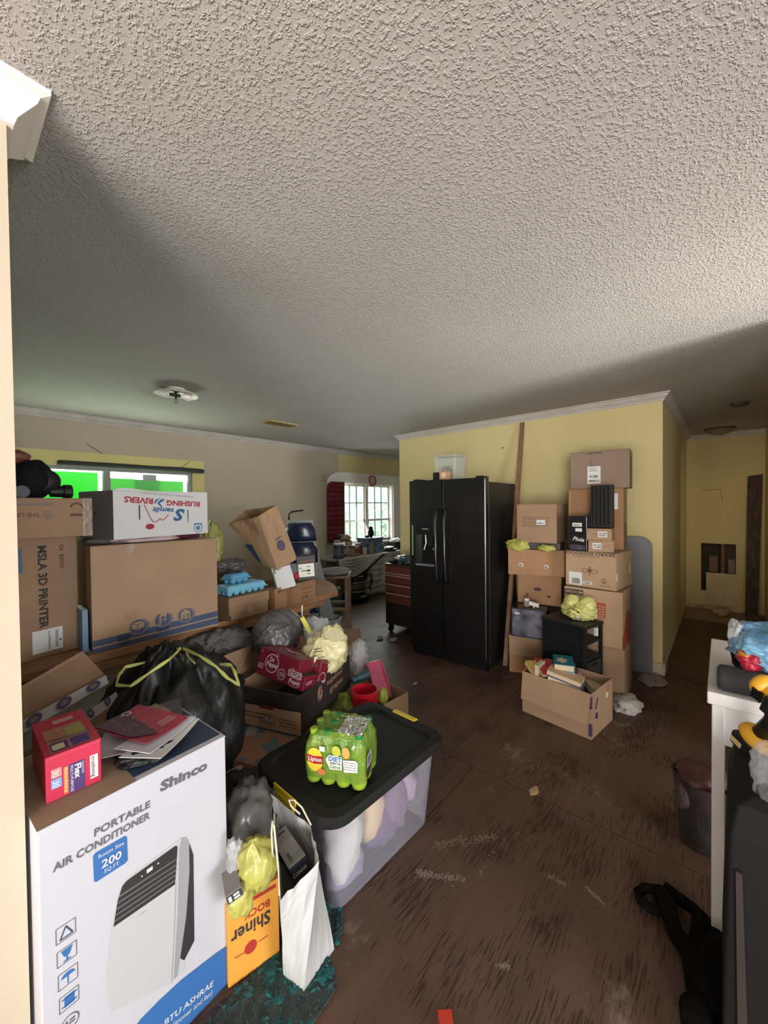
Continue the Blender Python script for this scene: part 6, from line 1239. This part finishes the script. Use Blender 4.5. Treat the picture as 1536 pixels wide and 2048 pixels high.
# ------------------------------------------------------------------ kitchen corner beyond the refrigerator
# red tool chest
ch = thing('tool_chest', 'red rolling tool chest with bright drawer edges partly hidden by the refrigerator', 'tool chest', (3.72, 2.735, 0), -89)
CR = M('chest_red', (.095, .022, .015), .4); CK = M('chest_dark', (.03, .012, .010), .5); w, d = .60, .45
MB().box(-w/2, -d/2 + .012, .10, w/2, d/2, .80).build('cabinet', CK, ch, bevel=.004)
MB().box(-w/2 - .004, -d/2 - .004, .80, w/2 + .004, d/2 + .004, .815).build('lid_edge', CK, ch)
for i, (z0, z1) in enumerate(((.70, .785), (.595, .69), (.49, .585), (.36, .48), (.14, .35))):
    dw = MB().box(-w/2 + .02, -d/2 - .004, z0, w/2 - .02, -d/2 + .012, z1).build('drawer', CR if i < 4 else M('chest_black', (.012, .008, .008), .5), ch)
    if i < 4: MB().box(-w/2 + .02, -d/2 - .016, z1 - .016 if i else z0, w/2 - .02, -d/2 - .004, (z1 - .016 if i else z0) + .010).build('drawer_pull', M('trim_alu', (.42, .33, .27), .35, metal=.4), dw)
for x in (-w/2 + .05, w/2 - .05):
    for y in (-d/2 + .05, d/2 - .05): MB().lathe([(.012, -.013), (.042, -.012), (.042, .012), (.012, .013)], 20, (x, y, .042), 'x').box(x - .02, y - .02, .08, x + .02, y + .02, .10).build('caster', BLACKPL, ch)
for i, (p, s_, m, lb) in enumerate((((3.62, 2.72, .87), (.17, .20, .055), M('bag_teal_dark', (.025, .05, .055), .3, bump=.7, bscale=16, bdist=.02), 'dark teal plastic bag piled on the red tool chest'), ((3.54, 2.92, .835), (.06, .07, .022), BLACKMAT, 'black cable coil hanging over the left end of the red tool chest'), ((3.62, 2.60, .94), (.10, .12, .035), BLACKMAT, 'black cloth on top of the dark teal bag by the refrigerator'), ((3.70, 2.90, .85), (.09, .06, .025), M('bag_ice', (.40, .44, .46), .3), 'pale crumpled sheet behind the dark teal bag'))):
    o = tag(MB().blob((0, 0, 0), s_, 201 + i, .35, 2.2, 4, fold=.4).build(('plastic_bag', 'cable_coil', 'black_cloth', 'plastic_sheet')[i], m, smooth=True), lb, ('bag', 'cable', 'cloth', 'sheet')[i]); o.location = p
for i, (p, lb) in enumerate((((3.25, 2.90, .02), 'small pale dust clump on the floor before the tool chest casters'), ((3.30, 2.75, .015), 'tiny pale scrap under the tool chest front edge'))):
    o = tag(MB().blob((0, 0, 0), (.05, .03, .018), 211 + i, .5, 2.5, 3).build('dust_clump', M('dust_pale', (.30, .26, .24), .95)), lb, 'debris'); o.location = p

# draped table under the window
kt = thing('draped_table', 'long table under the kitchen window draped in white and grey cloth', 'table', (0, 0, 0))
TZ = .70; DRW = M('drape_white', (.50, .47, .45), .85, var=.08, scale=3); DRG = M('drape_grey', (.42, .38, .35), .9, var=.12, scale=4)
MB().box(3.90, 4.30, TZ - .03, 6.10, 4.84, TZ).build('table_top', DRG, kt)
for x, y in ((3.98, 4.78), (6.0, 4.40), (6.0, 4.78)): MB().box(x - .025, y - .025, 0, x + .025, y + .025, TZ - .03).build('leg', WOODB, kt)
mb = MB(); n = 60; rows = []
for j in range(8):
    z = TZ + .004 - (TZ) * j / 7; rows.append([Vector((4.72 + (1.4) * i / n - .12 * (j / 7) * (1 - i / n), 4.35 + .14 * (j / 7) * max(0, 1 - 2 * i / n) + (.012 + .012 * j / 7) * math.sin(i * .55), z)) for i in range(n + 1)])
for a, b in zip(rows, rows[1:]):
    for i in range(n): mb.poly(a[i], a[i+1], b[i+1], b[i])
mb.build('white_drape', DRW, kt, smooth=True, solid=.004)
mb = MB(); rows = []
for j in range(7):
    rows.append([Vector((3.86 + 1.05 * i / 24, 4.29 - .005 * math.sin(i * .6) - .03 * j / 6, TZ + .006 - (.02 + .30 * (1 - abs(i / 24 - .32) * 1.45) * (1 if i < 24 else .0)) * j / 6 * max(.05, min(1, (24 - i) / 9)))) for i in range(25)])
for a, b in zip(rows, rows[1:]):
    for i in range(24): mb.poly(a[i], a[i+1], b[i+1], b[i])
mb.build('grey_drape', DRG, kt, smooth=True, solid=.004)
o = MB().tube([(3.85, 4.26, .71), (3.89, 4.255, .53), (3.97, 4.25, .44), (4.2, 4.245, .40), (4.40, 4.25, .43), (4.62, 4.26, .55), (4.92, 4.27, .70)], .013, 6).build('black_hem', BLACKPL, kt)

# canister vacuum below
vc = thing('shop_vacuum', 'black round shop vacuum with chrome bands on the floor under the grey drape', 'vacuum', (4.30, 4.36, 0))
MB().lathe([(.20, .05), (.215, .06), (.215, .10), (.17, .12), (.165, .36), (.15, .40), (.08, .44), (.03, .45)], 32).build('drum', BLACKPL, vc)
for z in (.17, .31): MB().lathe([(.167, z), (.171, z + .004), (.171, z + .014), (.167, z + .018)], 32, cap0=False, cap1=False).build('chrome_band', STEEL, vc)
MB().lathe([(.168, .19), (.169, .30)], 24, cap0=False, cap1=False).build('steel_shell', M('shell_grey', (.16, .14, .13), .3, metal=.6), vc)
for a in (40, 140, 220, 320): MB().lathe([(.02, -.012), (.045, -.01), (.045, .01), (.02, .012)], 14, (.19 * math.cos(R(a)), .19 * math.sin(R(a)), .045), 'x').build('caster', BLACKPL, vc)
MB().tube([(.14, -.08, .36), (.24, -.12, .42), (.30, -.10, .30), (.27, -.08, .14), (.22, -.10, .20), (.27, -.12, .34)], .012, 8).build('cord_loop', BLACKPL, vc, smooth=True)

# clutter on the draped table (each piece on its own)
def on_table(name, label, cat, build, x, y, yaw=0, z=TZ + .006):
    t = thing(name, label, cat, (x, y, z), yaw); build(t); return t
def bld_box(w, d, h, mat, extra=None):
    def f(t):
        MB().box(-w/2, -d/2, 0, w/2, d/2, h).build('body', mat, t, bevel=.003)
        if extra: extra(t, w, d, h)
    return f
def bld_can(r, h, mat, lidm=None, band=None):
    def f(t):
        MB().lathe([(r * .94, 0), (r, .006), (r, h - .006), (r * .94, h)], 20).build('body', mat, t)
        if band: MB().lathe([(r * 1.01, h * .25), (r * 1.01, h * .75)], 20, cap0=False, cap1=False).build('label', band, t)
        if lidm: MB().lathe([(r * .9, h), (r * .98, h + .004), (r * .98, h + .022), (r * .9, h + .026)], 20).build('lid', lidm, t)
    return f
BLT = M('tub_blue_print', (.10, .17, .26), .5, var=.8, scale=18); DKB = M('can_navy', (.04, .05, .12), .45); DKR = M('can_rust', (.17, .05, .035), .5); DKO = M('can_tan', (.33, .22, .13), .6); DKC = M('can_cream', (.46, .40, .32), .6)
def tub_extra(t, w, d, h):
    MB().box(-w/2 - .012, -d/2 - .012, h, w/2 + .012, d/2 + .012, h + .02).build('lid', M('tub_lid', (.05, .06, .09), .5), t); MB().box(-w/2 + .02, -d/2 - .003, .01, -w/2 + .10, -d/2, .17).build('tan_label', DKO, t)
on_table('storage_tub', 'blue patterned storage tub in the middle of the draped window table', 'tub', bld_box(.36, .26, .235, BLT, tub_extra), 4.84, 4.52, 3)
def figure(t):
    MB().blob((0, 0, .07), (.055, .05, .075), 221, .12, 1.8, 4, flat=0).build('torso', BLACKMAT, t, smooth=True); MB().blob((-.01, -.01, .155), (.035, .035, .035), 222, .1, 2, 3).build('head', BLACKMAT, t, smooth=True); MB().blob((-.09, 0, .02), (.05, .03, .02), 223, .2, 2, 3).build('base_lump', BLACKMAT, t)
on_table('dark_figurine', 'small dark seated figurine silhouetted on the blue storage tub against the window', 'figurine', figure, 4.86, 4.52, 0, TZ + .262)
def pot(t):
    MB().lathe([(.10, 0), (.14, .01), (.15, .13), (.158, .135), (.15, .14), (.14, .135), (.13, .02)], 32, cap1=True).build('pot_body', BLACKPL, t); MB().tube([(.145, 0, .12), (.22, .02, .16), (.28, .03, .19)], [.012, .011, .014], 8).build('handle', BLACKPL, t); MB().blob((0, 0, .15), (.11, .10, .05), 225, .4, 2.4, 3).build('crumpled_wrap', M('foil_grey', (.45, .45, .45), .35), t)
on_table('cooking_pot', 'black cooking pot with a handle at the right end of the draped window table', 'pot', pot, 5.55, 4.55)
def wb_(t): MB().blob((0, 0, .10), (.11, .09, .12), 227, .25, 2.2, 4, flat=0, fold=.4).build('bag_body', M('bag_milky', (.62, .60, .66), .35, alpha=.9), t, smooth=True)
on_table('white_bag', 'milky white bag between the blue tub and the black pot on the window table', 'bag', wb_, 5.22, 4.70)
def pan(t): MB().lathe([(.10, 0), (.14, .03), (.145, .04), (.135, .038), (.09, .012)], 28, cap1=True).build('pan_body', M('pan_dark', (.03, .025, .03), .4), t); MB().tube([(-.14, 0, .035), (-.24, -.02, .05)], .010, 8).build('handle', BLACKPL, t)
on_table('frying_pan', 'dark shallow pan at the front of the window table before the white bag', 'pan', pan, 5.22, 4.42)
on_table('folded_paper', 'white folded paper lying on the dark pan', 'paper', bld_box(.22, .12, .02, WHITE), 5.28, 4.48, 20, TZ + .05)
on_table('navy_jug', 'navy blue jug with a white cap at the left end of the window table', 'jug', bld_can(.085, .20, DKB, OFFW, M('jug_label', (.10, .10, .20), .5)), 4.03, 4.42)
for i, (x, y, r_, h, m, lm, bnd, lb) in enumerate(((4.20, 4.50, .05, .17, DKR, None, DKC, 'rust can with a cream band second from the navy jug'), (4.31, 4.42, .045, .14, DKO, BLACKPL, None, 'tan jar with a black lid at the front left of the window table'), (4.36, 4.56, .05, .22, DKC, DKR, None, 'tall cream jar with a rust lid behind the tan jar'), (4.44, 4.44, .045, .15, DKO, None, DKR, 'tan can with a rust band next to the tan jar'), (4.53, 4.50, .05, .16, DKR, DKC, None, 'rust jar with a cream lid left of the blue tub'), (4.60, 4.42, .04, .12, DKC, DKB, None, 'small cream jar with a navy lid touching the blue tub'), (4.22, 4.66, .06, .25, DKC, None, DKR, 'tall cream can with a rust band behind the rust can'), (4.50, 4.68, .05, .20, M('can_maroon', (.12, .02, .03), .5), DKC, None, 'maroon jar with cream lid at the back near the curtain'))):
    on_table('kitchen_jar', lb, 'jar', bld_can(r_, h, m, lm, bnd), x, y)
def lump(seed, s_, m, nm):
    def f(t): MB().blob((0, 0, s_[2] * .9), s_, seed, .35, 2.3, 3, flat=0, fold=.4).build(nm, m, t, smooth=True)
    return f
on_table('bread_bag', 'beige bread bag lying on the jars near the curtain', 'bag', lump(231, (.10, .07, .06), M('bag_beige', (.45, .36, .24), .4), 'bag_body'), 4.40, 4.64, 0, TZ + .23)
on_table('knit_hat', 'dark knit hat perched on the tall cream can by the curtain', 'hat', lump(232, (.07, .06, .04), M('cap_dark', (.06, .045, .05), .8), 'hat_body'), 4.30, 4.72, 0, TZ + .27)
on_table('dark_bottle_group_bag', 'crumpled dark bag against the right side of the blue tub', 'bag', lump(233, (.06, .06, .09), M('bag_navy_dark', (.02, .025, .05), .4), 'bag_body'), 5.08, 4.50)

# tall wooden chair with grey cushion
wc2 = thing('wooden_chair', 'tall old wooden chair with a grey cushion standing beyond the end of the bench', 'chair', (3.10, 3.50, 0), 41); WD = M('chair_wood', (.20, .115, .065), .6, var=.3, scale=8)
for sx in (-.17, .17):
    MB().hexa([(sx - .02, .15, 0), (sx + .02, .15, 0), (sx + .02, .19, 0), (sx - .02, .19, 0), (sx - .02, .27, 1.17), (sx + .02, .27, 1.17), (sx + .02, .30, 1.17), (sx - .02, .30, 1.17)]).build('back_leg', WD, wc2, bevel=.004)
    MB().box(sx - .02, -.19, 0, sx + .02, -.15, .67).build('front_leg', WD, wc2, bevel=.004); MB().box(sx - .012, -.16, .30, sx + .012, .18, .33).build('side_stretcher', WD, wc2)
MB().box(-.20, -.20, .67, .20, .20, .695).build('seat', WD, wc2, bevel=.006); MB().blob((0, -.01, .725), (.19, .185, .045), 241, .08, 1.5, 4, flat=.697).build('cushion', M('cushion_grey', (.21, .20, .19), .9), wc2, smooth=True)
for z, y in ((1.07, .262), (.88, .235)): MB().box(-.15, y, z, .15, y + .018, z + .06).build('back_rail', WD, wc2)
MB().box(-.15, -.18, .24, .15, -.165, .26).build('stretcher', WD, wc2)
# navy moulded chair with grey shell standing behind the bench
nc = framed('navy_office_chair', 'navy moulded office chair back with pale grey frame behind the paper bag', 'chair', (2.50, 3.33, 0), (.72, -.69, 0), (0, 0, 1)); NV = M('chair_navy', (.012, .018, .05), .25); SH = M('chair_shell', (.36, .37, .37), .5)
def padded(z0, z1, w0, w1, y, th):
    mb = MB(); rings = []
    for k in range(7):
        t = k / 6; z = z0 + (z1 - z0) * t; w = (w0 + (w1 - w0) * t) * (1 - .25 * max(0, t - .7) / .3) * .5; e = .35 if k in (0, 6) else 1
        rings.append([Vector((w * math.cos(R(a)), y + .05 * (math.cos(R(a)) ** 2) - .05 + th * e * math.sin(R(a)), z)) for a in range(0, 360, 20)])
    return mb.skin(rings)
padded(1.14, 1.33, .34, .30, -.03, .03).build('upper_back_pad', NV, nc, smooth=True); padded(.92, 1.13, .36, .36, -.05, .035).build('lower_back_pad', NV, nc, smooth=True)
padded(.30, 1.36, .36, .34, .04, .03).build('back_shell', SH, nc, smooth=True)
MB().box(-.20, -.26, .44, .20, .02, .50).build('seat', NV, nc, bevel=.02, seg=3); MB().tube([(0, -.05, .08), (0, -.05, .44)], .03, 10).build('gas_column', BLACKPL, nc)
for a in range(5): MB().tube([(0, -.05, .10), (.26 * math.cos(R(a * 72 + 20)), -.05 + .26 * math.sin(R(a * 72 + 20)), .05)], [.025, .016], 8).lathe([(.01, -.01), (.024, -.01), (.024, .01), (.01, .01)], 12, (.26 * math.cos(R(a * 72 + 20)), -.05 + .26 * math.sin(R(a * 72 + 20)), .025), 'x').build('base_arm', BLACKPL, nc)
MB().tube([(-.12, .03, 1.36), (-.12, .04, 1.42), (-.09, .04, 1.445), (.03, .04, 1.46)], .009, 8).build('top_handle', BLACKPL, nc, smooth=True)
Pp = [at(652, 1285, 4.36), at(682, 1285, 4.29), at(622, 1050, 4.40), at(604, 1052, 4.45)]
wp = tag(MB().prism(Pp, (.02, .025, 0)).build('pale_grey_board', M('panel_pale_grey', (.30, .31, .32), .6), bevel=.004), 'pale grey board leaning behind the right end of the bench', 'board')
sb2 = thing('dark_case', 'dark grey hard case standing on the floor between the bench end and the wooden chair', 'case', (3.40, 3.93, 0), -40)
MB().hexa([(-.17, -.07, 0), (.17, -.07, 0), (.17, .07, 0), (-.17, .07, 0), (-.19, -.08, .40), (.15, -.08, .42), (.15, .08, .42), (-.19, .08, .40)]).build('case_body', M('case_slate', (.05, .052, .052), .6), sb2, bevel=.012); MB().tube([(-.06, 0, .41), (-.05, 0, .45), (.03, 0, .455), (.04, 0, .415)], .008, 8).build('handle', BLACKPL, sb2)
wr = tag(MB().tube([(0, 0, 0), (.002, 0, .07)], .005, 8).build('white_rod', M('rod_white', (.65, .64, .62), .5)), 'thin white rod upright under the handwritten carton', 'rod'); wr.location = at(604, 1232, 2.55)
fc2 = carton('floor_carton', 'brown carton on the floor below the bench end by the white bucket', 2.33, 2.98, 0, -35, .34, .28, .34, CB4)

# ------------------------------------------------------------------ fit lettering to its width, then turn it into plain meshes
bpy.context.view_layer.update()
dg = bpy.context.evaluated_depsgraph_get()
for o, w in TEXTS:
    k = w / o.dimensions.x * o.scale.x if w and o.dimensions.x > 1e-6 else 1
    me = D.meshes.new_from_object(o.evaluated_get(dg)); nm = o.name.split('.')[0]
    par, ml = o.parent, o.matrix_local.copy(); D.objects.remove(o)
    n = D.objects.new(nm, me); COL.objects.link(n); n.parent = par; n.matrix_local = ml @ Matrix.Diagonal((k, 1, 1, 1))
